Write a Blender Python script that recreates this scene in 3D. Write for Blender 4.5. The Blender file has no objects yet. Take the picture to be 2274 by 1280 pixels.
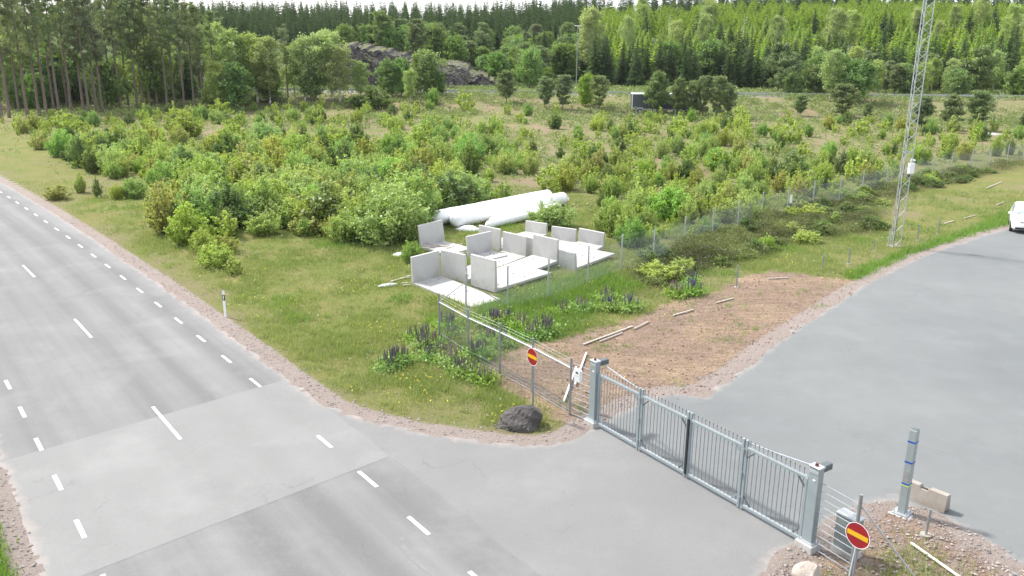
import bpy, bmesh, math, random
import numpy as np
from mathutils import Vector, Matrix
from mathutils.geometry import tessellate_polygon
R = math.radians
sc = bpy.context.scene
col = sc.collection

# ------------------------------------------------------------ camera
H = 12.4225; FPX = 1889.99; PIT = 0.283107; ROLL = -0.0095620
cd = bpy.data.cameras.new('camera'); cam = bpy.data.objects.new('camera', cd); col.objects.link(cam)
cd.sensor_width = 36; cd.lens = FPX/2274*36; cd.clip_start = 0.1; cd.clip_end = 6000
cam.matrix_world = Matrix.Translation((0, 0, H)) @ Matrix.Rotation(math.pi/2-PIT, 4, 'X') @ Matrix.Rotation(-ROLL, 4, 'Z')
sc.camera = cam
# ------------------------------------------------------------ light
SUN_AZ = math.atan2(-0.85, 0.52)      # compass-like angle from +Y towards +X
SUN_EL = R(50)
w = bpy.data.worlds.new('World'); sc.world = w; w.use_nodes = True
nt = w.node_tree; nt.nodes.clear()
sky = nt.nodes.new('ShaderNodeTexSky'); sky.sky_type = 'NISHITA'; sky.sun_disc = False
sky.sun_elevation = SUN_EL; sky.sun_rotation = SUN_AZ; sky.dust_density = 3.0; sky.air_density = 1.0
mixn = nt.nodes.new('ShaderNodeMix'); mixn.data_type = 'RGBA'; mixn.inputs[0].default_value = 0.6
mixn.inputs[7].default_value = (7.2, 7.3, 7.6, 1)      # thin white cloud veil over the blue
nt.links.new(sky.outputs[0], mixn.inputs[6])
bg = nt.nodes.new('ShaderNodeBackground'); bg.inputs[1].default_value = 0.125
nt.links.new(mixn.outputs[2], bg.inputs[0])
ow = nt.nodes.new('ShaderNodeOutputWorld'); nt.links.new(bg.outputs[0], ow.inputs[0])
sd = bpy.data.lights.new('sun', 'SUN'); sd.energy = 3.3; sd.angle = R(4); sd.color = (1, .965, .9)
so = bpy.data.objects.new('sun', sd); col.objects.link(so)
sdir = Vector((math.sin(SUN_AZ)*math.cos(SUN_EL), math.cos(SUN_AZ)*math.cos(SUN_EL), math.sin(SUN_EL)))
so.rotation_euler = sdir.to_track_quat('Z', 'Y').to_euler(); so.location = (0, 0, 60)
sc.view_settings.view_transform = 'Standard'; sc.view_settings.look = 'None'
sc.view_settings.gamma = 1; sc.view_settings.exposure = 1.08

# ------------------------------------------------------------ helpers
def G(x, y, z=0.0):
    "photo pixel -> point of the level z"
    a = x-1137; b = 640-y; cr, sr = math.cos(ROLL), math.sin(ROLL)
    X = a*cr+b*sr; U = -a*sr+b*cr; c, s = math.cos(PIT), math.sin(PIT)
    t = (z-H)/(-FPX*s+U*c)
    return (X*t, (FPX*c+U*s)*t)
def V(x, y, z=0.0):
    g = G(x, y, z); return Vector((g[0], g[1], z))
def tag(o, label=None, cat=None, group=None, kind=None):
    if label: o['label'] = label
    if cat: o['category'] = cat
    if group: o['group'] = group
    if kind: o['kind'] = kind
    return o
def empty(name, loc, rz=0.0):
    o = bpy.data.objects.new(name, None); col.objects.link(o); o.location = loc; o.rotation_euler = (0, 0, rz)
    o.empty_display_size = .3
    return o
def raw_mesh(name, verts, faces, mats, var=None, midx=None, smooth=False, colattr=None, uv=None):
    "verts (N,3), faces (M,k) array or list of arrays of fixed k"
    me = bpy.data.meshes.new(name)
    verts = np.asarray(verts, dtype=np.float32)
    fl = faces if isinstance(faces, list) else [faces]
    fl = [np.asarray(f, dtype=np.int32) for f in fl if len(f)]
    me.vertices.add(len(verts)); me.vertices.foreach_set('co', verts.ravel())
    loops = np.concatenate([f.ravel() for f in fl]); tot = np.concatenate([np.full(len(f), f.shape[1], dtype=np.int32) for f in fl])
    st = np.concatenate([[0], np.cumsum(tot)[:-1]]).astype(np.int32)
    me.loops.add(len(loops)); me.loops.foreach_set('vertex_index', loops)
    me.polygons.add(len(tot)); me.polygons.foreach_set('loop_start', st); me.polygons.foreach_set('loop_total', tot)
    if midx is not None: me.polygons.foreach_set('material_index', np.asarray(midx, dtype=np.int32))
    me.polygons.foreach_set('use_smooth', np.full(len(tot), smooth))
    me.update(calc_edges=True)
    if var is not None:
        a = me.attributes.new('var', 'FLOAT', 'FACE'); a.data.foreach_set('value', np.asarray(var, dtype=np.float32))
    if colattr:
        for k, v in colattr.items():
            a = me.attributes.new(k, 'FLOAT', 'POINT'); a.data.foreach_set('value', np.asarray(v, dtype=np.float32))
    for m in (mats if isinstance(mats, (list, tuple)) else [mats]): me.materials.append(m)
    return me
def link(name, me, parent=None):
    o = bpy.data.objects.new(name, me); col.objects.link(o)
    if parent: o.parent = parent
    return o
class MB:
    def __init__(s): s.v = []; s.f = []; s.mi = []
    def add(s, vs, fs, mi=0):
        b = len(s.v); s.v += [tuple(v) for v in vs]
        for f in fs: s.f.append(tuple(i+b for i in f)); s.mi.append(mi)
        return s
    def box(s, c, d, rz=0.0, mi=0, M=None):
        hx, hy, hz = d[0]/2, d[1]/2, d[2]/2
        vs = [Vector((x, y, z)) for x in (-hx, hx) for y in (-hy, hy) for z in (-hz, hz)]
        m = Matrix.Rotation(rz, 3, 'Z') if M is None else M
        vs = [m @ v + Vector(c) for v in vs]
        return s.add(vs, [(0, 1, 3, 2), (4, 6, 7, 5), (0, 4, 5, 1), (2, 3, 7, 6), (0, 2, 6, 4), (1, 5, 7, 3)], mi)
    def bar(s, a, b, r, n=6, mi=0, r2=None, cap=True):
        a = Vector(a); b = Vector(b); d = (b-a)
        if d.length < 1e-6: return s
        q = d.to_track_quat('Z', 'Y'); r2 = r if r2 is None else r2
        ring = lambda c, rr: [c + q @ Vector((math.cos(2*math.pi*(k+.5)/n)*rr, math.sin(2*math.pi*(k+.5)/n)*rr, 0)) for k in range(n)]
        vs = ring(a, r)+ring(b, r2)
        fs = [(k, (k+1) % n, n+(k+1) % n, n+k) for k in range(n)]
        if cap: fs += [tuple(range(n-1, -1, -1)), tuple(range(n, 2*n))]
        return s.add(vs, fs, mi)
    def beam(s, a, b, wd, ht, mi=0):
        a = Vector(a); b = Vector(b); d = b-a; L = d.length; x = d.normalized(); y = Vector((0, 0, 1)).cross(x)
        if y.length < 1e-4: y = Vector((0, 1, 0))
        y.normalize(); z = x.cross(y); M = Matrix((x, y, z)).transposed()
        return s.box((a+b)/2, (L, wd, ht), M=M, mi=mi)
    def tube(s, pts, rad, n=8, mi=0, cap=True):
        pts = [Vector(p) for p in pts]; N = len(pts); vs = []
        up = Vector((0.13, 0.21, 1))
        for i, p in enumerate(pts):
            t = (pts[min(i+1, N-1)]-pts[max(i-1, 0)]).normalized()
            x = t.cross(up)
            if x.length < .05: x = t.cross(Vector((1, 0, 0)))
            x.normalize(); y = t.cross(x); r = rad[i] if hasattr(rad, '__len__') else rad
            vs += [p + x*math.cos(2*math.pi*k/n)*r + y*math.sin(2*math.pi*k/n)*r for k in range(n)]
        fs = [(i*n+k, i*n+(k+1) % n, (i+1)*n+(k+1) % n, (i+1)*n+k) for i in range(N-1) for k in range(n)]
        if cap: fs += [tuple(range(n-1, -1, -1)), tuple((N-1)*n+k for k in range(n))]
        return s.add(vs, fs, mi)
    def mesh(s, name, mats, smooth=False, bevel=0):
        me = bpy.data.meshes.new(name); me.from_pydata(s.v, [], s.f); me.update()
        for m in (mats if isinstance(mats, (list, tuple)) else [mats]): me.materials.append(m)
        me.polygons.foreach_set('material_index', s.mi)
        bm = bmesh.new(); bm.from_mesh(me)
        if bevel:
            bmesh.ops.bevel(bm, geom=[e for e in bm.edges if e.is_manifold and e.calc_face_angle(0) > .5], offset=bevel, segments=1, affect='EDGES')
        bmesh.ops.recalc_face_normals(bm, faces=bm.faces); bm.to_mesh(me); bm.free()
        me.polygons.foreach_set('use_smooth', [smooth]*len(me.polygons)); me.update()
        return me
    def build(s, name, mats, parent=None, smooth=False, bevel=0):
        return link(name, s.mesh(name, mats, smooth, bevel), parent)
def copy_tree(o, parent=None):
    c = o.copy(); col.objects.link(c); c.parent = parent
    for ch in KIDS.get(o.name, []): copy_tree(ch, c)
    return c
KIDS = {}
def kid(p, c): KIDS.setdefault(p.name, []).append(c); return c

# ------------------------------------------------------------ materials
def newmat(name):
    m = bpy.data.materials.new(name); m.use_nodes = True
    t = m.node_tree; t.nodes.clear(); return m, t
def N(t, typ, **kw):
    n = t.nodes.new(typ)
    for k, v in kw.items(): setattr(n, k, v)
    return n
def mixc(t, fac, a, b):
    m = N(t, 'ShaderNodeMix', data_type='RGBA')
    for s, v in ((0, fac), (6, a), (7, b)):
        if hasattr(v, 'is_output'): t.links.new(v, m.inputs[s])
        elif s == 0: m.inputs[0].default_value = v
        else: m.inputs[s].default_value = (*v, 1) if len(v) == 3 else v
    return m.outputs[2]
def noise(t, scale, detail=4, rough=.55, vec=None, lo=None, hi=None, dist=0.0):
    n = N(t, 'ShaderNodeTexNoise'); n.inputs['Scale'].default_value = scale; n.inputs['Detail'].default_value = detail
    n.inputs['Roughness'].default_value = rough; n.inputs['Distortion'].default_value = dist
    if vec is not None: t.links.new(vec, n.inputs['Vector'])
    o = n.outputs[0]
    if lo is not None: o = rng_map(t, o, lo, hi)
    return o
def rng_map(t, o, lo, hi, a=0.0, b=1.0):
    r = N(t, 'ShaderNodeMapRange'); r.inputs[1].default_value = lo; r.inputs[2].default_value = hi
    r.inputs[3].default_value = a; r.inputs[4].default_value = b; t.links.new(o, r.inputs[0]); return r.outputs[0]
def math_(t, op, a, b=None):
    n = N(t, 'ShaderNodeMath', operation=op)
    for i, v in enumerate((a, b)):
        if v is None: continue
        if hasattr(v, 'is_output'): t.links.new(v, n.inputs[i])
        else: n.inputs[i].default_value = v
    return n.outputs[0]
def attr(t, name):
    a = N(t, 'ShaderNodeAttribute', attribute_name=name); return a.outputs['Fac']
def pos(t, obj=False):
    if obj: return N(t, 'ShaderNodeTexCoord').outputs['Object']
    return N(t, 'ShaderNodeNewGeometry').outputs['Position']
def finish(t, colr, rough=.8, bump=None, bstr=.3, bdist=.02, metal=0.0, spec=.5, normal=None):
    p = N(t, 'ShaderNodeBsdfPrincipled'); o = N(t, 'ShaderNodeOutputMaterial')
    if hasattr(colr, 'is_output'): t.links.new(colr, p.inputs['Base Color'])
    else: p.inputs['Base Color'].default_value = (*colr, 1)
    if hasattr(rough, 'is_output'): t.links.new(rough, p.inputs['Roughness'])
    else: p.inputs['Roughness'].default_value = rough
    p.inputs['Metallic'].default_value = metal; p.inputs['Specular IOR Level'].default_value = spec
    if bump is not None:
        b = N(t, 'ShaderNodeBump'); b.inputs['Strength'].default_value = bstr; b.inputs['Distance'].default_value = bdist
        t.links.new(bump, b.inputs['Height']); t.links.new(b.outputs[0], p.inputs['Normal'])
    t.links.new(p.outputs[0], o.inputs[0]); return p
def simple(name, c1, c2=None, scale=3, rough=.6, metal=0.0, bump=.1, lo=.35, hi=.65, spec=.5, obj=True, bdist=.01):
    m, t = newmat(name); c2 = c2 or tuple(x*.8 for x in c1)
    pv = pos(t, obj)
    n = noise(t, scale, 5, .6, pv, lo, hi); n2 = noise(t, scale*12, 3, .6, pv)
    finish(t, mixc(t, n, c1, c2), rough, n2, bump, bdist, metal, spec); return m
def leafmat(name, c_dark, c_light, trans=.35, rnd=.35, hue=(.9, 1.15)):
    m, t = newmat(name)
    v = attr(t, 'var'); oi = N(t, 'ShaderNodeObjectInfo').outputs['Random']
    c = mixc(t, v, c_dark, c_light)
    hs = N(t, 'ShaderNodeHueSaturation'); t.links.new(c, hs.inputs['Color'])
    t.links.new(rng_map(t, oi, 0, 1, .5-.018, .5+.022), hs.inputs['Hue'])
    oi2 = math_(t, 'FRACT', math_(t, 'MULTIPLY', oi, 17.3))
    t.links.new(rng_map(t, oi2, 0, 1, 1-rnd, 1+rnd), hs.inputs['Value'])
    oi3 = math_(t, 'FRACT', math_(t, 'MULTIPLY', oi, 7.7))
    t.links.new(rng_map(t, oi3, 0, 1, .85, 1.1), hs.inputs['Saturation'])
    d = N(t, 'ShaderNodeBsdfDiffuse'); tr = N(t, 'ShaderNodeBsdfTranslucent'); gl = N(t, 'ShaderNodeBsdfGlossy')
    gl.inputs['Roughness'].default_value = .55; gl.inputs['Color'].default_value = (.6, .65, .6, 1)
    t.links.new(hs.outputs[0], d.inputs[0])
    tc = mixc(t, .5, hs.outputs[0], (.25, .35, .03)); t.links.new(tc, tr.inputs[0])
    m1 = N(t, 'ShaderNodeMixShader'); m1.inputs[0].default_value = trans
    t.links.new(d.outputs[0], m1.inputs[1]); t.links.new(tr.outputs[0], m1.inputs[2])
    m2 = N(t, 'ShaderNodeMixShader'); m2.inputs[0].default_value = .06
    t.links.new(m1.outputs[0], m2.inputs[1]); t.links.new(gl.outputs[0], m2.inputs[2])
    o = N(t, 'ShaderNodeOutputMaterial'); t.links.new(m2.outputs[0], o.inputs[0]); return m

def ground_mat():
    m, t = newmat('ground_soil_and_turf'); P = pos(t)
    big = noise(t, .06, 5, .6, P, .4, .62); mid = noise(t, .35, 5, .6, P, .38, .62); fine = noise(t, 2.2, 6, .7, P, .3, .7); vf = noise(t, 14, 4, .7, P, .3, .7)
    green = mixc(t, fine, (.105, .155, .03), (.19, .21, .055)); green = mixc(t, mid, green, (.215, .20, .075))
    green = mixc(t, math_(t, 'MULTIPLY', vf, .4), green, (.09, .085, .035))
    fieldc = mixc(t, fine, (.22, .19, .11), (.14, .15, .055)); fieldc = mixc(t, big, fieldc, (.24, .175, .125))
    fieldc = mixc(t, math_(t, 'MULTIPLY', mid, .7), fieldc, (.13, .165, .045))
    c = mixc(t, attr(t, 'field'), green, fieldc)
    lush = mixc(t, fine, (.06, .12, .03), (.11, .18, .045)); c = mixc(t, attr(t, 'lush'), c, lush); c = mixc(t, attr(t, 'wood'), c, mixc(t, fine, (.03, .05, .014), (.07, .10, .025)))
    heath = mixc(t, fine, (.08, .07, .035), (.14, .14, .05)); c = mixc(t, attr(t, 'heath'), c, heath)
    # soil: brown raked earth with paler crust
    sfine = noise(t, 3.5, 8, .75, P, .32, .68, 1.2)
    mp = N(t, 'ShaderNodeMapping'); mp.inputs['Rotation'].default_value = (0, 0, -.87); mp.inputs['Scale'].default_value = (.35, 2.2, 1); t.links.new(P, mp.inputs['Vector'])
    strk = noise(t, 1.6, 7, .75, mp.outputs[0], .42, .62, .8)
    soil = mixc(t, sfine, (.22, .15, .115), (.37, .285, .225)); soil = mixc(t, mid, soil, (.33, .235, .175))
    soil = mixc(t, math_(t, 'MULTIPLY', noise(t, .28, 4, .6, P, .48, .62), .8), soil, (.42, .31, .21)); soil = mixc(t, math_(t, 'MULTIPLY', noise(t, 1.6, 6, .8, P, .55, .7, 1.0), .5), soil, (.17, .15, .06))
    soil = mixc(t, math_(t, 'MULTIPLY', strk, .5), soil, (.13, .092, .066))
    soil = mixc(t, math_(t, 'MULTIPLY', noise(t, 5, 7, .8, P, .46, .62, 2.5), .9), soil, (.10, .07, .052))
    edge = noise(t, 1.3, 6, .7, P)
    sf = rng_map(t, math_(t, 'ADD', attr(t, 'soil'), math_(t, 'MULTIPLY', math_(t, 'SUBTRACT', edge, .5), 1.7)), .4, .6)
    c = mixc(t, sf, c, soil)
    gfine = noise(t, 28, 5, .8, P, .3, .7); grav = mixc(t, gfine, (.23, .19, .17), (.34, .295, .27)); grav = mixc(t, mid, grav, (.27, .225, .20))
    vor = N(t, 'ShaderNodeTexVoronoi'); vor.inputs['Scale'].default_value = 22; t.links.new(P, vor.inputs['Vector'])
    grav = mixc(t, rng_map(t, vor.outputs['Distance'], .0, .25, .45, 0), grav, (.40, .37, .34))
    gf = rng_map(t, math_(t, 'ADD', attr(t, 'gravel'), math_(t, 'MULTIPLY', math_(t, 'SUBTRACT', noise(t, 2.2, 7, .75, P), .5), 1.1)), .38, .62)
    c = mixc(t, gf, c, grav)
    bsum = math_(t, 'ADD', math_(t, 'MULTIPLY', noise(t, 4, 8, .75, P), 1.0), math_(t, 'MULTIPLY', vf, .25))
    finish(t, c, .95, bsum, 1.0, .12, spec=.15)
    return m
def asphalt(name, c1, c2, band=0.0, dust=(.27, .235, .215)):
    m, t = newmat(name); P = pos(t)
    big = noise(t, .11, 4, .55, P, .35, .65); mid = noise(t, .8, 4, .6, P, .35, .65); gr = noise(t, 60, 3, .8, P, .3, .7); gr2 = noise(t, 18, 4, .8, P, .3, .7)
    c = mixc(t, big, c1, c2)
    c = mixc(t, math_(t, 'MULTIPLY', mid, .25), c, tuple(x*.85 for x in c1))
    if band:
        uv = N(t, 'ShaderNodeCombineXYZ'); t.links.new(attr(t, 'lat'), uv.inputs[0]); t.links.new(math_(t, 'MULTIPLY', attr(t, 'lon'), .025), uv.inputs[1])
        b = noise(t, .75, 4, .6, uv.outputs[0], .38, .62)
        tr = N(t, 'ShaderNodeMath', operation='COSINE'); t.links.new(math_(t, 'MULTIPLY', attr(t, 'lat'), 2*math.pi/1.84), tr.inputs[0])
        b = math_(t, 'ADD', math_(t, 'MULTIPLY', b, .7), math_(t, 'MULTIPLY', rng_map(t, tr.outputs[0], -1, 1), .45))
        c = mixc(t, math_(t, 'MULTIPLY', b, band), c, tuple(x*.55 for x in c1))
    c = mixc(t, math_(t, 'MULTIPLY', gr, .5), c, tuple(x*.5 for x in c1))
    c = mixc(t, math_(t, 'MULTIPLY', gr2, .14), c, tuple(min(1, x*1.5) for x in c1))
    vo = N(t, 'ShaderNodeTexVoronoi', feature='DISTANCE_TO_EDGE'); vo.inputs['Scale'].default_value = .16
    dv = N(t, 'ShaderNodeVectorMath', operation='MULTIPLY_ADD'); nz = N(t, 'ShaderNodeTexNoise'); nz.inputs['Scale'].default_value = .9; nz.inputs['Detail'].default_value = 6; t.links.new(P, nz.inputs['Vector'])
    t.links.new(nz.outputs['Color'], dv.inputs[0]); dv.inputs[1].default_value = (3, 3, 0); t.links.new(P, dv.inputs[2]); t.links.new(dv.outputs[0], vo.inputs['Vector'])
    crk = math_(t, 'MULTIPLY', rng_map(t, vo.outputs['Distance'], .0, .006, 1, 0), noise(t, .3, 3, .5, P, .5, .6))
    c = mixc(t, math_(t, 'MULTIPLY', crk, .28), c, tuple(x*.4 for x in c1))
    c = mixc(t, math_(t, 'MULTIPLY', noise(t, .35, 7, .7, P, .5, .75), .38), c, tuple(min(1, x*1.35) for x in c1))
    # fine cracks and dark tyre scuffs
    st = noise(t, .5, 8, .85, P, .6, .72); c = mixc(t, math_(t, 'MULTIPLY', st, .25), c, tuple(x*.6 for x in c1))
    ed = rng_map(t, math_(t, 'ADD', attr(t, 'edge'), math_(t, 'MULTIPLY', math_(t, 'SUBTRACT', noise(t, 1.6, 8, .75, P), .5), 1.6)), .62, 1.2)
    dc = mixc(t, gr, dust, tuple(min(1, x*1.25) for x in dust))
    c = mixc(t, math_(t, 'MULTIPLY', ed, .9), c, dc)
    finish(t, c, .9, math_(t, 'ADD', gr, gr2), .35, .006, spec=.3)
    return m
M = {}
M['ground'] = ground_mat()
M['road'] = asphalt('worn_road_asphalt', (.185, .185, .186), (.245, .245, .243), .62)
M['patch'] = asphalt('pale_patch_asphalt', (.20, .202, .199), (.24, .242, .239), .16)
M['drive'] = asphalt('driveway_asphalt', (.175, .177, .177), (.222, .223, .221))
M['yard'] = asphalt('yard_asphalt', (.148, .158, .16), (.192, .2, .2))
M['paint'] = simple('white_road_paint', (.66, .66, .64), (.46, .46, .45), 9, .6, obj=False)
M['galv'] = simple('galvanised_steel', (.31, .335, .35), (.24, .26, .28), 6, .42, .5)
M['galv_l'] = simple('bright_galvanised_rail', (.48, .50, .53), (.38, .41, .43), 8, .35, .4)
M['wire'] = simple('fence_wire', (.27, .295, .295), (.2, .22, .22), 8, .5, .4)
M['gate'] = simple('grey_gate_paint', (.27, .315, .33), (.24, .28, .295), 2.5, .4, .15)
M['gated'] = simple('dark_gate_housing', (.10, .115, .12), None, 4, .5)
M['black'] = simple('black_rubber', (.02, .02, .022), None, 8, .6)
M['red'] = simple('sign_red', (.26, .006, .012), (.22, .006, .011), 3, .4, bump=.02)
M['yellow'] = simple('sign_yellow', (.62, .36, .01), (.56, .33, .01), 3, .4, bump=.02)
M['white'] = simple('white_plastic', (.8, .81, .82), (.72, .73, .74), 4, .45)
M['lamp_red'] = simple('lamp_red', (.14, .03, .028), None, 4, .3)
M['blue'] = simple('blue_tape', (.01, .07, .42), None, 8, .4)
M['lime'] = simple('lime_tape', (.55, .75, .12), None, 8, .5)
M['sticker'] = simple('grey_sticker', (.28, .27, .27), None, 8, .6)
M['polegrey'] = simple('pole_grey_green', (.31, .355, .36), (.27, .31, .31), 3, .45, .2)
M['cabinet'] = simple('cabinet_grey', (.20, .235, .235), (.17, .20, .20), 3, .5)
M['timber'] = simple('bleached_timber', (.5, .45, .4), (.34, .3, .26), 12, .8, bump=.4)
M['pipewhite'] = simple('white_plastic_pipe', (.8, .77, .76), (.66, .62, .6), 6, .5)
def concrete_mat(name, c1, c2, stain):
    m, t = newmat(name); P = pos(t, True)
    a = noise(t, .9, 5, .65, P, .35, .65); b = noise(t, 7, 6, .7, P, .35, .7)
    c = mixc(t, a, c1, c2); c = mixc(t, math_(t, 'MULTIPLY', b, .25), c, tuple(x*.8 for x in c1))
    z = N(t, 'ShaderNodeSeparateXYZ'); t.links.new(P, z.inputs[0])
    sm = math_(t, 'MULTIPLY', rng_map(t, z.outputs[2], .1, .9, 1, 0), noise(t, 2.4, 6, .8, P, .42, .66))
    c = mixc(t, math_(t, 'MULTIPLY', sm, .55), c, stain)
    v = N(t, 'ShaderNodeTexVoronoi'); v.inputs['Scale'].default_value = 3.0; t.links.new(P, v.inputs['Vector'])
    finish(t, c, .85, b, .25, .01, spec=.3); return m
M['conc'] = concrete_mat('precast_concrete', (.50, .495, .485), (.43, .425, .415), (.24, .235, .20))
M['conc_old'] = concrete_mat('stained_concrete', (.34, .315, .285), (.27, .245, .215), (.19, .145, .10))
M['wrap'] = simple('white_plastic_wrap', (.86, .87, .88), (.78, .79, .8), 2.2, .38, bump=.5, bdist=.03)
def rock_mat(name, c1, c2, c3, sc_=2.0, moss=None):
    m, t = newmat(name); P = pos(t)
    a = noise(t, sc_, 8, .7, P, .35, .65, .5); v = N(t, 'ShaderNodeTexVoronoi', feature='DISTANCE_TO_EDGE'); v.inputs['Scale'].default_value = sc_*1.3
    t.links.new(P, v.inputs['Vector'])
    c = mixc(t, a, c1, c2); c = mixc(t, math_(t, 'MULTIPLY', noise(t, sc_*3, 6, .7, P, .5, .7), .6), c, c3)
    if moss:
        n = N(t, 'ShaderNodeNewGeometry'); s = N(t, 'ShaderNodeSeparateXYZ'); t.links.new(n.outputs['Normal'], s.inputs[0])
        c = mixc(t, math_(t, 'MULTIPLY', rng_map(t, s.outputs[2], .45, .8), noise(t, .5, 5, .7, P, .4, .55)), c, moss)
    finish(t, c, .85, a, .8, .08/sc_*2, spec=.25); return m
M['boulder'] = rock_mat('dark_boulder_rock', (.052, .048, .048), (.115, .105, .10), (.15, .14, .12), 2.5)
M['paleboulder'] = rock_mat('pale_boulder_rock', (.46, .40, .35), (.38, .33, .28), (.5, .46, .42), 4)
M['cliff'] = rock_mat('purple_grey_cliff_rock', (.05, .047, .058), (.17, .155, .165), (.32, .28, .25), .6, (.13, .14, .05))
M['stone'] = simple('gravel_stone', (.36, .32, .30), (.22, .185, .17), 1.2, .9, obj=False)
M['bark_pine'] = simple('pine_bark', (.21, .165, .135), (.13, .11, .095), 1.2, .95, bump=.5, spec=.1)
M['bark_grey'] = simple('grey_bark', (.13, .115, .10), (.08, .07, .06), 3, .95, bump=.5, spec=.1)
M['bark_birch'] = simple('birch_bark', (.55, .53, .48), (.16, .14, .12), 3, .8, lo=.45, hi=.6)
M['twig'] = simple('twig_brown', (.12, .09, .06), None, 5, .9, spec=.1)
M['lf_birch'] = leafmat('birch_leaves', (.25, .35, .07), (.55, .66, .16), .5, .12)
M['lf_willow'] = leafmat('willow_leaves', (.15, .28, .055), (.42, .60, .14), .47, .12)
M['lf_dark'] = leafmat('dark_shrub_leaves', (.08, .13, .04), (.20, .29, .08), .38, .15)
M['lf_yellow'] = leafmat('yellow_green_leaves', (.28, .30, .07), (.54, .54, .14), .5, .1)
M['lf_tree'] = leafmat('broadleaf_leaves', (.09, .165, .04), (.24, .38, .09), .4, .2)
M['lf_btree'] = leafmat('birch_tree_leaves', (.23, .30, .09), (.48, .58, .19), .5, .18)
M['lf_lime'] = leafmat('lime_green_leaves', (.13, .26, .03), (.30, .48, .07), .45, .08)
M['nd_pine'] = leafmat('pine_needles', (.10, .145, .06), (.25, .32, .13), .34, .15)
M['nd_pine2'] = leafmat('grey_pine_needles', (.14, .165, .09), (.31, .34, .18), .36, .12)
M['nd_spruce'] = leafmat('spruce_needles', (.028, .06, .024), (.12, .20, .05), .25, .25)
M['nd_spruce_y'] = leafmat('young_spruce_needles', (.14, .24, .035), (.58, .76, .09), .45, .12)
M['grass'] = leafmat('grass_blades', (.15, .24, .04), (.37, .39, .12), .42, 0)
M['grass_l'] = leafmat('lush_grass_blades', (.11, .22, .035), (.24, .37, .07), .42, 0)
M['heath'] = leafmat('heather_twigs', (.06, .055, .028), (.20, .21, .07), .3, 0)
M['herb'] = leafmat('herb_leaves', (.15, .195, .055), (.30, .35, .11), .4, .1)
M['lup1'] = simple('lupin_dark_purple', (.085, .075, .09), (.14, .12, .12), 3, .8)
M['lup2'] = simple('lupin_dusty_pink', (.22, .16, .17), (.15, .11, .12), 3, .8)
M['lup3'] = simple('lupin_blue', (.10, .10, .165), (.08, .078, .12), 3, .8)
M['flower'] = simple('yellow_flower', (.8, .7, .05), None, 3, .8)
M['carwhite'] = simple('white_car_paint', (.82, .82, .82), (.8, .8, .8), 3, .18, bump=.0)
M['glass'] = simple('dark_car_glass', (.25, .29, .33), (.32, .36, .4), 1.5, .08, bump=0)
M['tyre'] = simple('tyre_rubber', (.025, .025, .025), None, 5, .8)
M['rim'] = simple('alloy_rim', (.5, .5, .52), None, 5, .3, .8)
M['lens'] = simple('headlight_lens', (.75, .77, .8), (.6, .62, .66), 8, .1, bump=0)
M['navy'] = simple('navy_trailer_side', (.045, .055, .075), (.06, .07, .09), 2, .4)

# ------------------------------------------------------------ geometry of the place
YAW, OFF, K = -0.946491158, 10.0143656, -0.00113065510
PH, WL, PH2, PH3 = -80.2797880, 3.69351346, -34.4435090, -51.7208126
def arc(t, o, z=0.0):
    th = YAW+K*t
    return np.array([(np.sin(th)-np.sin(YAW))/K-np.sin(th)*o, -(np.cos(th)-np.cos(YAW))/K+np.cos(th)*o, z])
def arc_inv(x, y):
    "world -> (t, o) of the road, vectorised"
    cx, cy = -math.sin(YAW)/K, math.cos(YAW)/K      # centre of the arc
    dx, dy = x-cx, y-cy; r = np.hypot(dx, dy)
    # point = c + (sin th)(1/K - o), -(cos th)(1/K - o); 1/K negative
    th = np.arctan2(-dx, dy)                          # since (1/K - o) < 0
    o = 1/K + r
    t = (th-YAW)/K
    return t, o
RO0, RO1 = OFF-2*WL-1.15, OFF+1.15     # asphalt edges across the road

def px(L): return [G(*q) for q in L]
DRIVE = px([(590, 835), (620, 856), (660, 876), (700, 893), (760, 915), (830, 938), (900, 955), (980, 968), (1060, 980), (1120, 988), (1190, 990), (1250, 982), (1285, 968), (1302, 950), (1320, 938), (1345, 936),
            (1400, 902), (1470, 878), (1520, 873), (1560, 884), (1600, 852), (1640, 828), (1700, 777), (1760, 735), (1830, 690), (1910, 637), (1990, 594), (2050, 567), (2110, 547), (2180, 524), (2274, 498), (2420, 468), (2700, 430)])
DRIVE += [(95, 70), (95, -10), (20, -10)]
DRIVE += px([(2420, 1330), (2340, 1295), (2274, 1262), (2200, 1215), (2140, 1177), (2090, 1152), (2030, 1128), (1965, 1116), (1910, 1128), (1850, 1160), (1775, 1216), (1740, 1232), (1712, 1262), (1690, 1300), (1660, 1380), (1600, 1500)])
DRIVE += [tuple(arc(-14, RO1-1)[:2])]+[tuple(arc(t, RO1-1.2)[:2]) for t in (-20, -26, -32)]
SOIL = px([(1090, 812), (1180, 768), (1260, 757), (1330, 730), (1420, 712), (1500, 672), (1590, 655), (1650, 622), (1720, 605), (1800, 612), (1920, 628), (1850, 700), (1720, 790), (1620, 860), (1480, 895), (1340, 950), (1290, 950), (1210, 905), (1130, 858)])
ISLAND = px([(1700, 1340), (1740, 1232), (1775, 1205), (1850, 1150), (1965, 1106), (2030, 1118), (2140, 1167), (2274, 1252), (2420, 1320), (2300, 1500), (1800, 1500)])
HEATH = px([(1400, 600), (1520, 550), (1700, 482), (1880, 432), (2080, 388), (2274, 352), (2274, 372), (2170, 395), (2040, 430), (1960, 455), (1930, 520), (1850, 530), (1720, 560), (1600, 590), (1500, 640), (1400, 650)])
LUSH = px([(1880, 610), (1950, 585), (2050, 545), (2150, 512), (2240, 470), (2274, 460), (2274, 500), (2110, 547), (1990, 592), (1920, 630)])
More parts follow.
